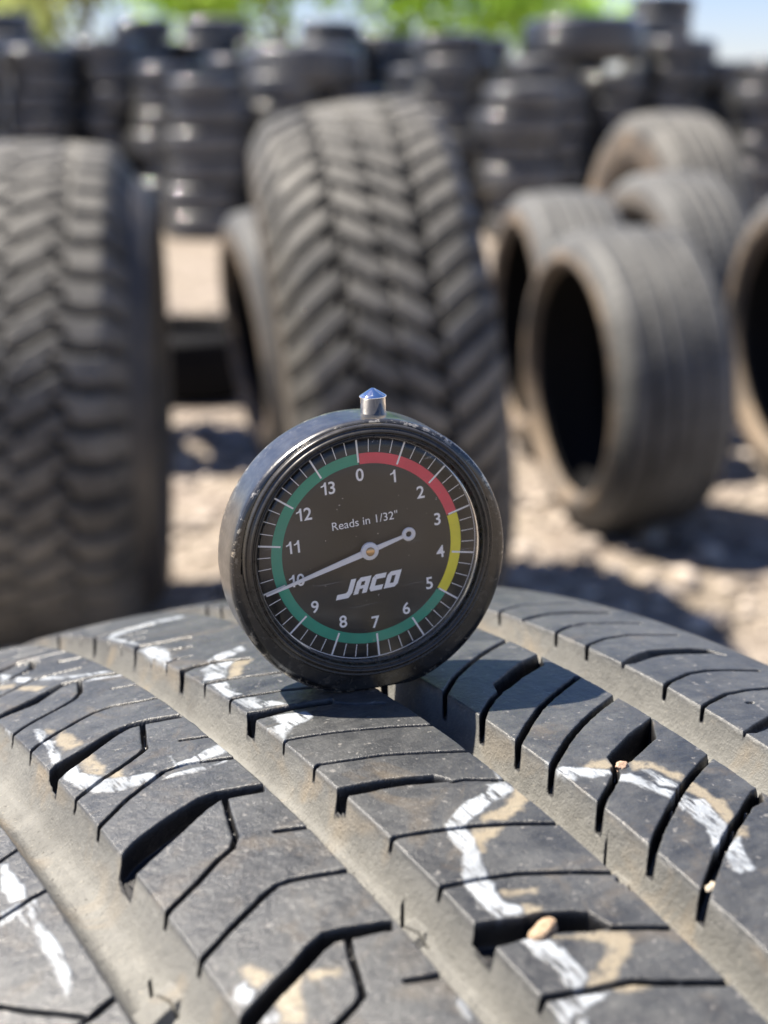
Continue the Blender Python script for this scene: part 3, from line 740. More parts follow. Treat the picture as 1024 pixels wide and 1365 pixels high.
def crystal_material():
    m = bpy.data.materials.new("clear_crystal"); m.use_nodes = True
    n, l = m.node_tree.nodes, m.node_tree.links; n.clear()
    o = n.new("ShaderNodeOutputMaterial"); mx = n.new("ShaderNodeMixShader"); tr = n.new("ShaderNodeBsdfTransparent"); gl = n.new("ShaderNodeBsdfGlossy")
    fr = n.new("ShaderNodeFresnel"); fr.inputs["IOR"].default_value = 1.55
    ad = n.new("ShaderNodeMath"); ad.operation = 'MULTIPLY_ADD'; ad.inputs[1].default_value = 0.75; ad.inputs[2].default_value = 0.0
    tc = n.new("ShaderNodeTexCoord"); no = n.new("ShaderNodeTexNoise"); no.inputs["Scale"].default_value = 160; no.inputs["Detail"].default_value = 6
    rp = n.new("ShaderNodeMapRange"); rp.inputs[3].default_value = 0.04; rp.inputs[4].default_value = 0.22
    tr.inputs["Color"].default_value = (0.93, 0.92, 0.90, 1)
    gl.inputs["Color"].default_value = (1, 1, 1, 1)
    # film of dust and fine scratches; its pale patches also paint in reflected haze
    df = n.new("ShaderNodeBsdfDiffuse"); df.inputs["Color"].default_value = (0.50, 0.48, 0.45, 1)
    m2 = n.new("ShaderNodeMixShader"); dn = n.new("ShaderNodeTexNoise"); dn.inputs["Scale"].default_value = 42; dn.inputs["Detail"].default_value = 5; dn.inputs["Distortion"].default_value = 0.8
    dr = n.new("ShaderNodeMapRange"); dr.inputs[1].default_value = 0.42; dr.inputs[2].default_value = 0.75; dr.inputs[3].default_value = 0.008; dr.inputs[4].default_value = 0.07
    spk = n.new("ShaderNodeTexNoise"); spk.inputs["Scale"].default_value = 1700; sr = n.new("ShaderNodeMapRange"); sr.inputs[1].default_value = 0.73; sr.inputs[2].default_value = 0.77; sr.inputs[4].default_value = 0.6
    mxm = n.new("ShaderNodeMath"); mxm.operation = 'MAXIMUM'
    sm = n.new("ShaderNodeMapping"); sm.inputs["Scale"].default_value = (0.04, 1.0, 1.0); sm.inputs["Rotation"].default_value = (0, 0, 0.9)
    sn = n.new("ShaderNodeTexNoise"); sn.inputs["Scale"].default_value = 1500; sn.inputs["Detail"].default_value = 2
    ss = n.new("ShaderNodeMapRange"); ss.inputs[1].default_value = 0.69; ss.inputs[2].default_value = 0.74; ss.inputs[4].default_value = 0.22
    m3 = n.new("ShaderNodeMath"); m3.operation = 'MAXIMUM'
    l.new(tc.outputs["Object"], sm.inputs["Vector"]); l.new(sm.outputs["Vector"], sn.inputs["Vector"]); l.new(sn.outputs["Fac"], ss.inputs[0])
    for t_ in (no, dn, spk): l.new(tc.outputs["Object"], t_.inputs["Vector"])
    l.new(no.outputs["Fac"], rp.inputs[0]); l.new(rp.outputs[0], gl.inputs["Roughness"])
    l.new(fr.outputs[0], ad.inputs[0]); l.new(ad.outputs[0], mx.inputs[0]); l.new(tr.outputs[0], mx.inputs[1]); l.new(gl.outputs[0], mx.inputs[2])
    l.new(dn.outputs["Fac"], dr.inputs[0]); l.new(spk.outputs["Fac"], sr.inputs[0]); l.new(dr.outputs[0], mxm.inputs[0]); l.new(sr.outputs[0], mxm.inputs[1])
    l.new(mxm.outputs[0], m3.inputs[0]); l.new(ss.outputs[0], m3.inputs[1]); l.new(m3.outputs[0], m2.inputs[0]); l.new(mx.outputs[0], m2.inputs[1]); l.new(df.outputs[0], m2.inputs[2]); l.new(m2.outputs[0], o.inputs["Surface"])
    return m


lens = [(0.0, 2.75), (6, 2.73), (12, 2.65), (15.5, 2.52), (17.2, 2.36), (18.0, 2.2), (18.45, 1.9), (18.7, 1.5)]
link_mesh("crystal", lathe_z(spline(lens, 4), 160), crystal_material(), gauge)

# dial
t = NT("dial_black"); dn_ = t.ramp(t.noise(90, 5, 0.6), 0.35, 0.75)
M_DIAL = t.set(color=t.mix(dn_, (0.005, 0.005, 0.0055), (0.018, 0.0175, 0.016)), rough=0.42, spec=0.4, normal=t.bump(t.noise(2500, 2), 0.1, 0.0001))
dial = link_mesh("dial", lathe_z([(0, 0), (6, 0), (12, 0), (18.64, 0), (18.66, -0.3)], 128), M_DIAL, gauge)
M_WHITE = plain("print_white", (0.92, 0.93, 0.95), 0.5, grain=0.05, gscale=1500, var=0.04)
M_RED = plain("print_red", (0.78, 0.05, 0.10), 0.5, var=0.08, gscale=700)
M_YEL = plain("print_yellow", (0.85, 0.76, 0.03), 0.5, var=0.08, gscale=700)
M_GRN = plain("print_green", (0.001, 0.31, 0.20), 0.5, var=0.08, gscale=700)
RD = 12.4                                             # radius of the ring of figures, mm


def band(k0, k1, r0, r1, z, n):
    a = np.linspace(k0, k1, n) * 2 * math.pi / 14
    V = [((r * math.sin(t_)) * mm, (r * math.cos(t_)) * mm, z * mm) for t_ in a for r in (r0, r1)]
    return mesh_np("band", V, [(2 * i, 2 * i + 1, 2 * i + 3, 2 * i + 2) for i in range(n - 1)])


for k0, k1, m in ((0, 3, M_RED), (3, 5, M_YEL), (5, 14, M_GRN)):
    o = link_mesh("scale_band", band(k0 + 0.03, k1 - 0.03 + 0.03, RD * 1.135, RD * 1.275, 0.03, int((k1 - k0) * 12)), m, dial)
V, Q = [], []
for i in range(56):
    a = i / 56 * 2 * math.pi; major = i % 4 == 0
    w = 0.145 if major else 0.06
    r0, r1 = (RD * 1.16, RD * 1.465) if major else (RD * 1.285, RD * 1.455)
    e, f = np.array([math.sin(a), math.cos(a)]), np.array([math.cos(a), -math.sin(a)])
    b = len(V)
    for r, s_ in ((r0, -1), (r0, 1), (r1, 1), (r1, -1)):
        p = e * r + f * w * s_; V.append((p[0] * mm, p[1] * mm, 0.06 * mm))
    Q.append((b, b + 1, b + 2, b + 3))
o = link_mesh("tick_marks", mesh_np("ticks", V, Q), M_WHITE, dial)
link_mesh("dial_ring", band(0, 14, RD * 1.468, RD * 1.478, 0.06, 160), M_WHITE, dial)


def one_mesh():
    """The figure 1: an upright stem with a short flag."""
    P = [(0.30, 0.0), (0.30, 0.70), (0.02, 0.60), (0.02, 0.72), (0.22, 0.80), (0.33, 1.0), (0.46, 1.0), (0.46, 0.0)]
    from mathutils.geometry import tessellate_polygon
    tri = tessellate_polygon([[Vector((a, b, 0)) for a, b in P]])
    return np.array([(a, b, 0) for a, b in P]), tri


def figures_mesh(s, height, gap=0.16):
    """Dial figures set side by side, every figure scaled to the same height."""
    V, F, x = [], [], 0.0
    for ch in s:
        if ch == '1':
            co, tri = one_mesh(); fl = [tuple(t_) for t_ in tri]; wd = 0.46
        else:
            m_ = text_mesh(ch, height=1.0, bold=0.014)
            co = np.array([v.co[:] for v in m_.vertices]); co[:, 0] *= 0.98; co -= co.min(0)
            fl = [tuple(q_.vertices) for q_ in m_.polygons]; wd = co[:, 0].max(); bpy.data.meshes.remove(m_)
        b = len(V); V += [(c_[0] + x, c_[1], 0) for c_ in co]; F += [tuple(b + i_ for i_ in f_) for f_ in fl]
        x += wd + gap
    A_ = np.array(V); A_[:, 0] -= (x - gap) / 2; A_[:, 1] -= 0.5; A_ *= height
    me = bpy.data.meshes.new("figures"); me.from_pydata([tuple(v_) for v_ in A_], [], F); me.update()
    return me


def text_mesh(s, height=None, width=None, bold=0.0):
    cu = bpy.data.curves.new("lettering", 'FONT'); cu.body = s; cu.align_x = 'CENTER'; cu.align_y = 'CENTER'; cu.offset = bold; cu.resolution_u = 6
    ob = bpy.data.objects.new("lettering_tmp", cu); COL.objects.link(ob)
    dg = bpy.context.evaluated_depsgraph_get(); dg.update()
    me = bpy.data.meshes.new_from_object(ob.evaluated_get(dg))
    bpy.data.objects.remove(ob); bpy.data.curves.remove(cu)
    co = np.array([v.co[:] for v in me.vertices])
    mn, mx = co.min(0), co.max(0); co -= (mn + mx) / 2
    k = height / (mx[1] - mn[1]) if height else width / (mx[0] - mn[0])
    co *= k; co[:, 2] = 0
    me.vertices.foreach_set("co", co.astype(np.float32).ravel()); me.update()
    me.materials.clear()
    return me


def put_text(name, me, x, y, z=0.06, rot=0.0):
    o = link_mesh(name, me, M_WHITE, dial, smooth=False)
    o.location = (x * mm, y * mm, z * mm); o.rotation_euler = (0, 0, rot)
    return o


for k in range(14):
    a = k * 2 * math.pi / 14
    put_text("numeral", figures_mesh(str(k), 2.05 * mm), RD * math.sin(a), RD * math.cos(a), rot=rad(-1.5))
put_text("lettering", text_mesh('Reads in 1/32"', width=10.9 * mm, bold=0.0), 0.05, 4.85, rot=rad(0))


def logo_mesh():
    """Block italic letters with cut corners."""
    L = {
        'J': ([(0.62, 1.0), (1.0, 1.0), (1.0, 0.16), (0.82, -0.12), (-0.12, -0.12), (-0.12, 0.20), (0.52, 0.20), (0.62, 0.30)], []),
        'A': ([(0, 0), (0, 0.78), (0.2, 1.0), (1.0, 1.0), (1.0, 0.0), (0.64, 0.0), (0.64, 0.30), (0.36, 0.30), (0.36, 0.0)], [(0.36, 0.50), (0.36, 0.74), (0.64, 0.74), (0.64, 0.50)]),
        'C': ([(0.16, 0), (0, 0.18), (0, 0.82), (0.18, 1.0), (1.0, 1.0), (1.0, 0.70), (0.36, 0.70), (0.36, 0.30), (1.0, 0.30), (1.0, 0.0)], []),
        'O': ([(0.0, 0), (0, 0.82), (0.18, 1.0), (1.0, 1.0), (1.0, 0.18), (0.82, 0.0)], [(0.36, 0.27), (0.36, 0.73), (0.64, 0.73), (0.64, 0.27)]),
    }
    from mathutils.geometry import tessellate_polygon
    V, T = [], []
    w, h, gap, sh = 2.25, 2.65, 0.32, 0.42
    x0 = -(4 * w + 3 * gap) / 2
    for i, ch in enumerate("JACO"):
        out, hole = L[ch]
        loops = [[Vector((p[0], p[1], 0)) for p in out]]
        if hole: loops.append([Vector((p[0], p[1], 0)) for p in hole])
        flat = [p for lp in loops for p in lp]
        base = len(V)
        for p in flat:
            y = (p.y - 0.5) * h
            V.append(((x0 + i * (w + gap) + p.x * w + y * sh) * mm, y * mm, 0))
        T += [tuple(base + j for j in tri) for tri in tessellate_polygon(loops)]
    return mesh_np("logo", V, None, T)


put_text("logo", logo_mesh(), -0.25, -5.75)

# needle over the dial
needle = empty("needle"); needle.parent = gauge; needle.location = (0, 0, 1.0 * mm)
na = rad(257.3)
d = np.array([math.sin(na), math.cos(na)]); p_ = np.array([d[1], -d[0]])
prof = [(-5.9, 0.26), (-1.2, 0.42), (1.2, 0.52), (9.0, 0.36), (17.9, 0.16)]
bm = bmesh.new()
up = [bm.verts.new(((d * r + p_ * w)[0] * mm, (d * r + p_ * w)[1] * mm, 0.1 * mm)) for r, w in prof]
dn = [bm.verts.new(((d * r - p_ * w)[0] * mm, (d * r - p_ * w)[1] * mm, 0.1 * mm)) for r, w in prof]
for i in range(len(prof) - 1): bm.faces.new((up[i], up[i + 1], dn[i + 1], dn[i]))
ex = bmesh.ops.extrude_face_region(bm, geom=bm.faces[:])
for v in [e for e in ex['geom'] if isinstance(e, bmesh.types.BMVert)]: v.co.z -= 0.18 * mm
bmesh.ops.recalc_face_normals(bm, faces=bm.faces[:])
me = bpy.data.meshes.new("pointer"); bm.to_mesh(me); bm.free()
M_NEEDLE = plain("needle_white", (0.78, 0.79, 0.82), 0.35)
link_mesh("pointer", me, M_NEEDLE, needle, smooth=False)
o = link_mesh("counterweight", lathe_z([(0.48, -0.1), (0.48, 0.12), (1.12, 0.12), (1.12, -0.1), (0.48, -0.1)], 40), M_NEEDLE, needle, smooth=False)
o.location = (-d[0] * 6.9 * mm, -d[1] * 6.9 * mm, 0)
link_mesh("hub", lathe_z([(1.45, -0.15), (1.45, 0.22), (1.3, 0.34), (0.0, 0.36)], 48), M_NEEDLE, needle)
M_BRASS = plain("brass", (0.62, 0.40, 0.20), 0.3, metal=0.85)
link_mesh("arbor", lathe_z([(0.72, 0.3), (0.72, 0.5), (0.55, 0.62), (0.0, 0.64)], 32), M_BRASS, needle)

# plunger cap on top, probe pin below
t = NT("chrome"); M_CHROME = t.set(color=(0.92, 0.89, 0.86), rough=0.05, metal=1.0, normal=t.bump(t.noise(900, 3), 0.05, 0.0001))
t = NT("worn_nickel"); M_NICK = t.set(color=t.mix(t.noise(900, 4), (0.30, 0.29, 0.27), (0.62, 0.60, 0.56)), rough=0.38, metal=0.9, normal=t.bump(t.noise(1500, 4), 0.4, 0.0003))
RZ = Matrix.Rotation(ROLL, 4, 'Z')
AX = RZ @ Vector((3.2 * mm, 0, -4.3 * mm))
UPM = RZ @ Matrix.Rotation(rad(-90), 4, 'X')             # lathe z -> case up


def upright(name, prof, mat, y, n=48, smooth=True):
    o = link_mesh(name, lathe_z(prof, n), mat, gauge, smooth)
    o.matrix_local = Matrix.Translation(AX) @ UPM @ Matrix.Translation((0, 0, y * mm))
    return o


upright("collar", [(0, 0), (2.9, 0.0), (2.9, 0.15), (2.55, 0.45), (2.2, 0.5), (0, 0.5)], M_NICK, 19.95)
upright("plunger_cap", [(1.85, 0), (1.9, 0.1), (2.05, 0.35), (2.05, 3.35), (2.16, 3.45), (2.2, 3.55), (2.12, 3.68), (1.6, 4.0), (1.0, 4.38), (0.35, 4.78), (0.12, 4.86), (0, 4.87)], M_CHROME, 20.2)
t = NT("probe_steel"); M_PIN = t.set(color=(0.10, 0.10, 0.11), rough=0.35, metal=0.8)
upright("probe_pin", [(0, 0), (0.4, 0.05), (0.62, 0.3), (0.62, 7.6), (0.9, 7.65), (0.9, 8.4)], M_PIN, -30.8, 24)


# ------------------------------------------------------------------ ground
def ground_material():
    t = NT("sandy_gravel_ground")
    c = t.mix(t.ramp(t.noise(1.3, 6, 0.65), 0.35, 0.7), (0.165, 0.138, 0.106), (0.25, 0.215, 0.17))
    v = t.n.new("ShaderNodeTexVoronoi"); v.inputs["Scale"].default_value = 26.0
    t.l.new(t.tc.outputs["Object"], v.inputs["Vector"])
    peb = t.ramp(v.outputs["Distance"], 0.15, 0.6)
    vc = t.n.new("ShaderNodeSeparateColor"); t.l.new(v.outputs["Color"], vc.inputs[0])
    tone = t.mix(t.ramp(vc.outputs[0], 0.2, 0.9), (0.13, 0.105, 0.09), (0.34, 0.295, 0.25))
    c = t.mix(t.math('MULTIPLY', t.ramp(t.noise(3.0, 4), 0.36, 0.60), 0.85), c, tone)
    c = t.mix(t.math('MULTIPLY', t.ramp(t.noise(60, 3), 0.5, 0.75), 0.3), c, (0.13, 0.10, 0.075))
    return t.set(color=c, rough=0.95, spec=0.2, normal=t.bump(peb, 0.6, 0.02))


n_ = 120
gx = np.concatenate([np.linspace(-300, -8, 14), np.linspace(-7, 7, n_), np.linspace(8, 300, 14)])
gy = np.concatenate([np.linspace(-120, -2, 8), np.linspace(-1.5, 16, 150), np.linspace(18, 500, 16)])
GX, GY = np.meshgrid(gx, gy)
GZ = 0.03 * fbm(GX / 1.4, GY / 1.4, 51, 4) - 0.02
GZ = np.where((np.abs(GX) > 20) | (GY > 25), -0.02, GZ)
ground = link_mesh("ground", mesh_np("ground", np.stack([GX, GY, GZ], -1).reshape(-1, 3), grid_quads(len(gy), len(gx))), ground_material())
tag(ground, kind="structure")
# loose gravel lying on the ground
rs = np.random.RandomState(4)
base_v, base_f = [], []
for sd in range(5):
    m_ = pebble_mesh("g", 20 + sd, 1); base_v.append(np.array([v.co[:] for v in m_.vertices])); base_f.append(np.array([p.vertices[:] for p in m_.polygons])); bpy.data.meshes.remove(m_)
VV, TT, off = [], [], 0
for i in range(9000):
    y = 0.75 + 6.2 * rs.rand() ** 1.5; x = (rs.rand() - 0.5) * (1.0 + 0.85 * y)
    sz = 0.006 + 0.034 * rs.rand() ** 3; j = rs.randint(5)
    a = rs.rand() * 6.28; c, s_ = math.cos(a), math.sin(a)
    v = base_v[j] * sz * np.array([1, 0.6 + 0.5 * rs.rand(), 0.6])
    v = np.stack([v[:, 0] * c - v[:, 1] * s_ + x, v[:, 0] * s_ + v[:, 1] * c + y, v[:, 2] + sz * 0.2], -1)
    v[:, 2] += 0.03 * float(fbm(np.array([x / 1.4]), np.array([y / 1.4]), 51, 4)[0]) - 0.02
    VV.append(v); TT.append(base_f[j] + off); off += len(v)
t = NT("gravel_stone"); g_ = t.n.new("ShaderNodeNewGeometry")
c = t.ramp(g_.outputs["Random Per Island"], 0.0, 1.0, (0.07, 0.06, 0.055, 1), (0.52, 0.45, 0.38, 1))
M_GRAVEL = t.set(color=c, rough=0.85, spec=0.25)
o = link_mesh("gravel", mesh_np("gravel", np.vstack(VV), None, np.vstack(TT)), M_GRAVEL, smooth=False)
tag(o, "loose beige and pinkish gravel scattered on the sandy ground", "gravel", kind="stuff")


# ------------------------------------------------------------------ tyres standing and stacked behind
def band_d(v, half, ramp): return np.clip((half - np.abs(v)) / ramp, 0, 1)


def pat_mud(A, u, lugs):
    """Chunky off-road lugs: slanted shoulder lugs and two rows of slanting centre blocks that interlock."""
    ph = A * lugs
    zz = 0.045 * np.sign(np.sin(ph * 2 * math.pi + 0.6))
    b0, b1, b2 = -0.45 + zz, 0.0 - zz, 0.45 + zz
    col = np.where(u < b0, 0, np.where(u < b1, 1, np.where(u < b2, 2, 3)))
    slope = np.choose(col, [MUD_S, -1.15 * MUD_S, -1.15 * MUD_S, MUD_S]); off = np.choose(col, [0.0, 0.35, 0.80, 0.45])
    cen = np.choose(col, [-0.72, -0.2, 0.2, 0.72])
    f = (ph + slope * (u - cen) + off) % 1.0 - 0.5
    half = np.choose(col, [0.185, 0.15, 0.15, 0.185])
    d = band_d(f, half, 0.045)
    for bb, w in ((b0, 0.035), (b1, 0.018), (b2, 0.035)): d = np.maximum(d, 0.8 * band_d(u - bb, w, 0.03))
    return d


MUD_S = -1.85


def pat_block(A, u, lugs):
    ph = A * lugs
    jag = 0.07 * np.sin(ph * 2 * math.pi) + 0.03 * np.sin(ph * 4.0 * math.pi + 1.0)
    b0, b1, b2 = -0.50 + jag, 0.0 - jag, 0.50 + jag
    col = np.where(u < b0, 0, np.where(u < b1, 1, np.where(u < b2, 2, 3)))
    slope = np.choose(col, [0.25, -1.0, -1.0, 0.25]); off = np.choose(col, [0.2, 0.0, 0.55, 0.35])
    f = (ph + slope * u + off + 0.05 * np.sin(u * 11)) % 1.0 - 0.5
    d = band_d(f, np.choose(col, [0.16, 0.13, 0.13, 0.16]), 0.045)
    for bb, w in ((b0, 0.042), (b1, 0.025), (b2, 0.042)): d = np.maximum(d, 0.95 * band_d(u - bb, w, 0.03))
    return d


def pat_road(A, u, lugs):
    d = np.zeros_like(u)
    for c0 in (-0.52, -0.17, 0.18, 0.52): d = np.maximum(d, band_d(u - c0, 0.05, 0.03))
    f = (A * lugs + 0.8 * np.abs(u)) % 1.0 - 0.5
    d = np.maximum(d, 0.6 * band_d(f, 0.06, 0.06) * (np.abs(u) > 0.2))
    return d


def tyre_meshes(R, width, rin, pat, lugs, depth, ns, nu, square=0.9):
    half = width / 2; tw = half * square
    u = np.linspace(-1.14, 1.14, nu); a = np.linspace(0, 1, ns, endpoint=False)
    U, A = np.meshgrid(u, a)
    x = U * tw * 0.96
    drop = R * 0.045 * (U / 1.0) ** 2 * 0.6 + np.maximum(np.abs(U) - 0.88, 0) ** 1.5 * R * 0.75
    g = pat(A, np.clip(U, -1.1, 1.1), lugs)
    edge = np.clip((1.14 - np.abs(U)) / 0.04, 0, 1)
    r = R - drop - depth * g * edge * (1 - 0.3 * (np.abs(U) > 0.98))
    r = r + 0.0012 * fbm(A * 90, U * 4, 61, 3)
    th = A * 2 * math.pi
    V = np.stack([x, r * np.sin(th), r * np.cos(th)], -1).reshape(-1, 3)
    tr = mesh_np("tread", V, grid_quads(ns, nu, True))
    at = tr.attributes.new("groove", 'FLOAT', 'POINT'); at.data.foreach_set("value", (g * edge).astype(np.float32).ravel())
    xe = 1.14 * tw * 0.96; re = float(R - R * 0.045 * 1.14 ** 2 * 0.6 - 0.26 ** 1.5 * R * 0.75)
    P = sidewall_profile(xe, re, max(half, xe * 1.03), rin, half * 0.86, R)
    n2 = max(48, ns // 4)
    P[:, 1] += 0.0016 * np.sin(np.clip((P[:, 1] - rin) / (re - rin), 0, 1) * 40) * (np.abs(P[:, 0]) > xe * 0.9)
    k = 7 * 6                                                   # the bead toe: outside of it sidewall, inside liner
    O, I = P[:k + 1], P[k:]
    return tr, lathe_x(O, n2, "sidewall"), lathe_x(mirror_prof(O), n2, "sidewall"), lathe_x(np.vstack([I, mirror_prof(I)[1:]]), n2, "inner_liner")


def tread_mat(name, dark, dust, lo, hi, scale=7.0):
    t = NT(name)
    big = t.ramp(t.noise(scale, 6, 0.65), lo, hi); fine = t.ramp(t.noise(scale * 15, 4), 0.3, 0.75)
    f = t.math('MULTIPLY', big, t.math('ADD', t.math('MULTIPLY', fine, 0.5), 0.5))
    c = t.mix(f, dark, dust)
    c = t.mix(t.math('MULTIPLY', t.attr("groove"), 0.92), c, tuple(x * 0.4 for x in dark))  # voids darkened in colour to stand in for shade between the lugs
    return t.set(color=c, rough=0.62, spec=0.4, normal=t.bump(t.noise(scale * 30, 3), 0.3, 0.002))


M_TR_DUSTY = tread_mat("dusty_tread_rubber", (0.028, 0.028, 0.027), (0.17, 0.162, 0.144), 0.30, 0.62)
M_TR_GREY = tread_mat("grey_tread_rubber", (0.028, 0.029, 0.030), (0.145, 0.145, 0.139), 0.32, 0.66, 6.0)
M_SW_TAN = rubber("tan_dusty_sidewall", (0.034, 0.031, 0.029), (0.25, 0.185, 0.122), 0.40, 0.66, 0.7, 7.0)
M_SW_GREY = rubber("grey_dusty_sidewall", (0.035, 0.032, 0.03), (0.17, 0.145, 0.115), 0.3, 0.66, 0.65, 6.0)


def stack_rubber(name, dark, dust, rough):
    """Black rubber whose coat of dust differs from tyre to tyre; sparkling worn sheen."""
    t = NT(name); oi = t.n.new("ShaderNodeObjectInfo")
    big = t.ramp(t.noise(6.0, 6, 0.65), 0.34, 0.72)
    f = t.math('MULTIPLY', big, t.math('ADD', t.math('MULTIPLY', oi.outputs["Random"], 0.9), 0.15), True)
    c = t.mix(f, dark, dust)
    return t.set(color=c, rough=t.math('ADD', t.math('MULTIPLY', f, 0.35), rough), spec=0.55, coat=1.0, coat_rough=0.07, normal=t.bump(t.noise(60, 4), 0.35, 0.003))


M_TR_BLACK = stack_rubber("black_tread_rubber", (0.014, 0.0145, 0.016), (0.12, 0.117, 0.109), 0.34)
M_SW_BLACK = stack_rubber("black_sidewall", (0.012, 0.0125, 0.014), (0.11, 0.106, 0.098), 0.24)


M_LINER = rubber("shade_dark_liner", (0.006, 0.006, 0.007), (0.012, 0.0115, 0.011), 0.4, 0.7, 0.8, 6.0)  # shade inside the hollow tyres is put into this near-black colour
M_LINER.node_tree.nodes["Principled BSDF"].inputs["Specular IOR Level"].default_value = 0.12


def make_tyre(meshes, mt, ms, M, label, group=None, name="tyre"):
    root = empty(name, M); tag(root, label, "tyre", group)
    for nm, me, mat in (("tread", meshes[0], mt), ("sidewall", meshes[1], ms), ("sidewall", meshes[2], ms), ("inner_liner", meshes[3], M_LINER)):
        link_mesh(nm, me, mat, root)
    return root


def pose(x, y, R, yaw, lean=0.0, turn=0.0, z=0.0, half=0.1):
    """Tyre on edge: axis X turned by yaw about Z, leaned about its own rolling direction, resting on the ground."""
    c = R * math.cos(lean) + half * abs(math.sin(lean)) * 0.9
    return Matrix.Translation((x, y, z + c - 0.012)) @ Matrix.Rotation(yaw, 4, 'Z') @ Matrix.Rotation(lean, 4, 'Y') @ Matrix.Rotation(turn, 4, 'X')


G_ST = "used tyres standing on edge on the gravel"
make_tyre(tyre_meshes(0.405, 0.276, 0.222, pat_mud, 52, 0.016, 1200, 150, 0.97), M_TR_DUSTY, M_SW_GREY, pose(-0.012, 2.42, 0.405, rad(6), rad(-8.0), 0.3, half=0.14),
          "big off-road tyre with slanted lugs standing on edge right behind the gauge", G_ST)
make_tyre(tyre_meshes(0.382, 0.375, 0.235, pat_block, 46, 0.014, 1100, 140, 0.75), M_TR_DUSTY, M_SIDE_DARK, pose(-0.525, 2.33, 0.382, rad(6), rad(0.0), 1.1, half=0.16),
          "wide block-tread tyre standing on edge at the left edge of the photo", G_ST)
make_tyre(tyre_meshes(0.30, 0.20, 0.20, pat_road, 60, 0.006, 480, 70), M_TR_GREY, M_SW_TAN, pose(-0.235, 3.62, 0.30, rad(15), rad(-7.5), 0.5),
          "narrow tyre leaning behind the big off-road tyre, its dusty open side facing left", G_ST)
make_tyre(tyre_meshes(0.325, 0.20, 0.20, pat_road, 60, 0.006, 480, 70), M_TR_GREY, M_LINER, pose(-0.665, 3.85, 0.325, rad(13), 0, 0.2),  # sidewall in shade: its darkness comes from the near-black liner colour
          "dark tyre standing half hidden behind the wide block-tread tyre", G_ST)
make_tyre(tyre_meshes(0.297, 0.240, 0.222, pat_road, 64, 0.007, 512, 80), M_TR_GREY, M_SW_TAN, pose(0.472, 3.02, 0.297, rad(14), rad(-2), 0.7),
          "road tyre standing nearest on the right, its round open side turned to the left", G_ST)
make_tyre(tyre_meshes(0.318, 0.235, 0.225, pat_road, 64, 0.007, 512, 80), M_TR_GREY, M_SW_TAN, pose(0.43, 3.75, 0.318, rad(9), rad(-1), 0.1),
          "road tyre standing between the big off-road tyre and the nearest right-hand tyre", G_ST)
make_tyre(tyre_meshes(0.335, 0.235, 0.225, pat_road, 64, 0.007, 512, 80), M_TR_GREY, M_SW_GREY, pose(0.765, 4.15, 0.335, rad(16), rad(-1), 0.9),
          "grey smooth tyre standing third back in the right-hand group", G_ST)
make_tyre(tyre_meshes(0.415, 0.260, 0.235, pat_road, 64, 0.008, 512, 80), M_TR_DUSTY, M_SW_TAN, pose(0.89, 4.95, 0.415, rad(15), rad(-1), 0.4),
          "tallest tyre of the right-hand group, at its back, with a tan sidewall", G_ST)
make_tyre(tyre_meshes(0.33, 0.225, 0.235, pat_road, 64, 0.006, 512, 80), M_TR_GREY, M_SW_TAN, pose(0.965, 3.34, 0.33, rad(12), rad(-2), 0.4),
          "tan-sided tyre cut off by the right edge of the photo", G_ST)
lying = tyre_meshes(0.315, 0.20, 0.20, pat_road, 60, 0.006, 300, 50)
make_tyre(lying, M_LINER, M_LINER, Matrix.Translation((-0.62, 4.72, 0.085)) @ Matrix.Rotation(rad(90), 4, 'Y'),  # tyre in shade, painted near black all over with the liner colour
          "black tyre lying flat on the sand behind the narrow leaning tyre")

# stacks
protos = []
for (R, w, rin, sq) in ((0.305, 0.185, 0.20, .9), (0.335, 0.205, 0.205, .9), (0.275, 0.165, 0.18, .88), (0.315, 0.195, 0.21, .94)):
    protos.append((tyre_meshes(R, w, rin, pat_road, 56, 0.007, 224, 40, sq), R, w))
truck = (tyre_meshes(0.47, 0.31, 0.28, pat_road, 50, 0.012, 256, 44), 0.47, 0.31)
rnd = random.Random(11)
ORD = ["top", "second from the top", "third from the top", "fourth from the top", "fifth from the top", "sixth from the top", "seventh from the top",
       "eighth from the top", "ninth from the top", "tenth from the top", "lowest"]
NTH = ["first", "second", "third", "fourth", "fifth", "sixth", "seventh", "eighth", "ninth", "tenth", "eleventh", "twelfth", "thirteenth", "fourteenth", "fifteenth", "sixteenth", "seventeenth", "eighteenth", "nineteenth", "twentieth", "twenty-first", "twenty-second"]
made = {}


def stack_tyre(proto, x, y, z, tilt, label, group):
    meshes, R, w = proto
    M = Matrix.Translation((x, y, z + w / 2)) @ Matrix.Rotation(rnd.uniform(0, 6.28), 4, 'Z') @ Matrix.Rotation(rad(90) + tilt, 4, 'Y')
    if id(meshes) not in made:
        made[id(meshes)] = make_tyre(meshes, M_TR_BLACK, M_SW_BLACK, M, label, group)
        return w
    src = made[id(meshes)]
    r = src.copy(); COL.objects.link(r); r.matrix_world = M
    r["label"] = label; r["group"] = group
    for ch in src.children:
        c = ch.copy(); COL.objects.link(c); c.parent = r
    return w


def stack(px, y, n, row, idx):
    x0 = (px - 512) / 2050 * y; z = -0.015
    k0 = rnd.randrange(4)
    for i in range(n):
        p = protos[k0 if rnd.random() < 0.45 else rnd.randrange(4)]
        lab = "black tyre, %s in the %s stack from the left, %s row" % (ORD[n - 1 - i], NTH[idx], row)
        z += stack_tyre(p, x0 + rnd.uniform(-.055, .055), y + rnd.uniform(-.06, .06), z, rad(rnd.uniform(-2.5, 2.5)), lab, "tyres in the %s row of stacks" % row) * 0.985
    return x0, z


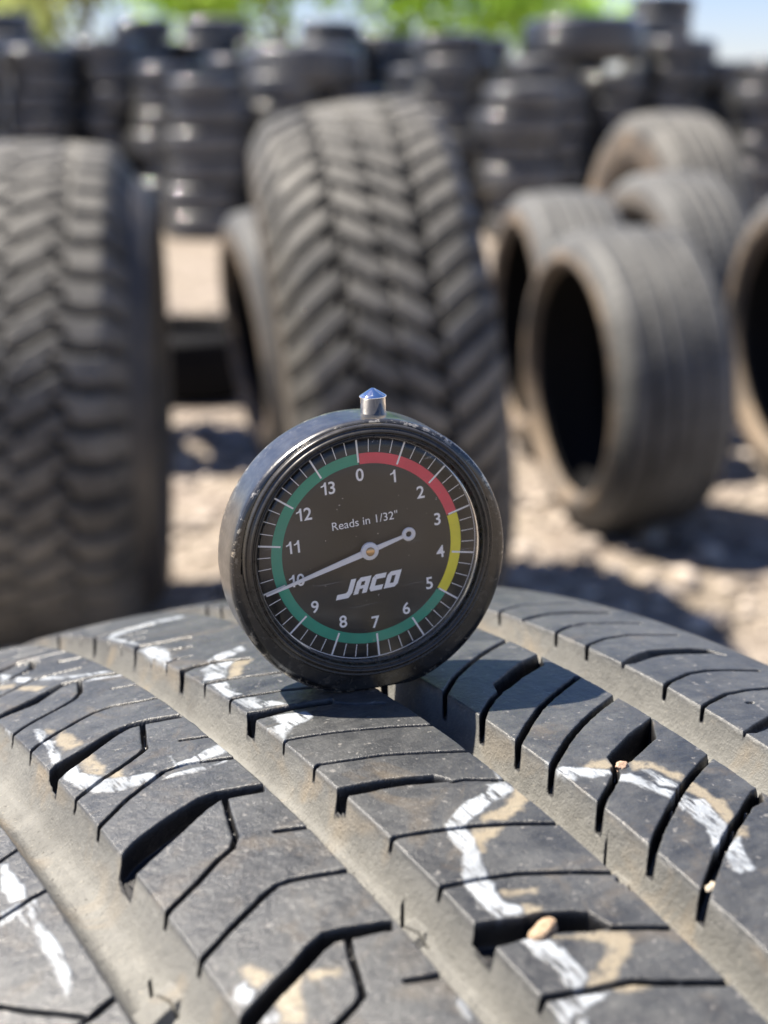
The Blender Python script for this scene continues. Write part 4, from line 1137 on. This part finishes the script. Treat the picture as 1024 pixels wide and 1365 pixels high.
FRONT = [(-48, 12.2, 7), (72, 12.4, 7), (158, 12.7, 7), (238, 12.3, 6), (322, 12.8, 6), (385, 12.1, 5), (470, 12.35, 5), (596, 12.5, 7), (664, 13.4, 6), (722, 12.2, 6), (806, 12.5, 6), (884, 12.6, 7), (968, 12.8, 6), (20, 13.4, 7), (116, 13.5, 7), (198, 13.6, 7), (280, 11.6, 5), (560, 13.6, 6), (690, 11.4, 5), (925, 13.5, 6), (1012, 12.1, 6)]
FRONT.sort()
for i, (px, y, n) in enumerate(FRONT):
    stack(px, y, n + (1 if n > 4 else 0), "front", i)
BACK = [(20, 14.3, 8), (112, 14.5, 7), (205, 14.2, 9), (292, 14.6, 8), (365, 14.5, 7), (440, 14.2, 8), (522, 14.6, 7), (628, 14.6, 7), (760, 14.5, 7), (862, 14.3, 9), (935, 14.6, 6), (1020, 14.3, 6)]
for i, (px, y, n) in enumerate(BACK):
    stack(px, y, n + 1, "back", i)
stack_tyre(truck, (408 - 512) / 2050 * 12.3, 12.3, 1.055, rad(1), "wide truck tyre lying across two stacks straight behind the big off-road tyre", "truck tyres on top of the stacks")
stack_tyre(truck, (768 - 512) / 2050 * 12.2, 12.3, 1.265, rad(-1), "wide truck tyre lying across two stacks above the right-hand group of tyres", "truck tyres on top of the stacks")

# ------------------------------------------------------------------ trees beyond the stacks
t = NT("bark"); M_BARK = t.set(color=t.mix(t.noise(6, 5), (0.07, 0.055, 0.04), (0.17, 0.14, 0.10)), rough=0.9, normal=t.bump(t.noise(14, 4), 0.5, 0.03))


def leaf_material(name, c0, c1):
    m = bpy.data.materials.new(name); m.use_nodes = True
    n, l = m.node_tree.nodes, m.node_tree.links; n.clear()
    o = n.new("ShaderNodeOutputMaterial"); mx = n.new("ShaderNodeMixShader"); mx.inputs[0].default_value = 0.5
    df = n.new("ShaderNodeBsdfDiffuse"); tr = n.new("ShaderNodeBsdfTranslucent"); g = n.new("ShaderNodeNewGeometry"); rp = n.new("ShaderNodeValToRGB")
    rp.color_ramp.elements[0].color = (*c0, 1); rp.color_ramp.elements[1].color = (*c1, 1)
    l.new(g.outputs["Random Per Island"], rp.inputs[0])
    for b in (df, tr): l.new(rp.outputs[0], b.inputs["Color"])
    l.new(df.outputs[0], mx.inputs[1]); l.new(tr.outputs[0], mx.inputs[2]); l.new(mx.outputs[0], o.inputs["Surface"])
    return m


M_LEAF = leaf_material("bright_green_leaves", (0.30, 0.50, 0.05), (0.56, 0.76, 0.17))
M_LEAF_Y = leaf_material("yellowish_leaves", (0.30, 0.36, 0.09), (0.52, 0.56, 0.26))


def tree(x, y, h, rx, seed, label, leafm):
    rs = np.random.RandomState(seed)
    root = empty("tree", loc=(x, y, -0.02)); tag(root, label, "tree", "trees beyond the tyre stacks")
    segs = []
    def limb(p, d, L, r, depth):
        n = 5; pts = [p]
        for i in range(n):
            d = d + rs.normal(0, 0.12, 3) + np.array([0, 0, 0.04]); d /= np.linalg.norm(d); p = p + d * L / n; pts.append(p)
        segs.append((np.array(pts), r, r * 0.55))
        if depth < 3:
            for _ in range(3 if depth else 5):
                k = rs.randint(2, n + 1); a = rs.rand() * 6.28; sp = 0.9
                dd = d * 0.6 + np.array([math.cos(a) * sp, math.sin(a) * sp, 0.35]); dd /= np.linalg.norm(dd)
                limb(pts[k], dd, L * rs.uniform(0.5, 0.72), r * 0.5, depth + 1)
    limb(np.array([0, 0, 0.]), np.array([0, 0, 1.]), h * 0.55, h * 0.022, 0)
    V, Q = [], []
    for pts, r0, r1 in segs:
        b = len(V); n = len(pts)
        for i, p in enumerate(pts):
            r = r0 + (r1 - r0) * i / (n - 1)
            for k in range(6): V.append((p[0] + r * math.cos(k * 1.047), p[1] + r * math.sin(k * 1.047), p[2] + 0.2 * r * math.sin(k)))
        for i in range(n - 1):
            for k in range(6): Q.append((b + i * 6 + k, b + i * 6 + (k + 1) % 6, b + (i + 1) * 6 + (k + 1) % 6, b + (i + 1) * 6 + k))
    link_mesh("trunk", mesh_np("trunk", V, Q), M_BARK, root)
    tips = np.array([s_[0][-1] for s_ in segs] + [s_[0][3] for s_ in segs])
    c = np.repeat(tips, 46, 0) + rs.normal(0, 1, (len(tips) * 46, 3)) * np.array([rx, rx, rx * 0.7]) * 0.16
    n = len(c); ax = rs.normal(0, 1, (n, 3)); ax /= np.linalg.norm(ax, axis=1)[:, None]
    bx = np.cross(ax, rs.normal(0, 1, (n, 3))); bx /= np.linalg.norm(bx, axis=1)[:, None]
    sz = rs.uniform(0.07, 0.16, n)[:, None] * h / 6
    Vl = np.stack([c - ax * sz, c + bx * sz * 0.5, c + ax * sz, c - bx * sz * 0.5], 1).reshape(-1, 3)
    link_mesh("crown", mesh_np("crown", Vl, np.arange(n * 4).reshape(-1, 4)), leafm, root, smooth=False)


for (px, y, h, rx, seed, lab, lm_) in (
        (95, 34, 7.0, 3.0, 1, "yellowish green tree beyond the stacks at the left", M_LEAF_Y),
        (372, 30, 6.5, 2.0, 2, "bright green tree beyond the stacks, left of the small top tyre", M_LEAF),
        (530, 28, 7.0, 2.4, 3, "bright green tree beyond the stacks, right of the small top tyre", M_LEAF),
        (688, 36, 5.2, 1.6, 4, "small yellowish green tree beyond the stacks, right of centre", M_LEAF),
        (10, 40, 7.0, 3.0, 6, "pale green tree partly cut off at the left edge", M_LEAF_Y)):
    tree((px - 512) / 2050 * y, y, h, rx, seed, lab, lm_)
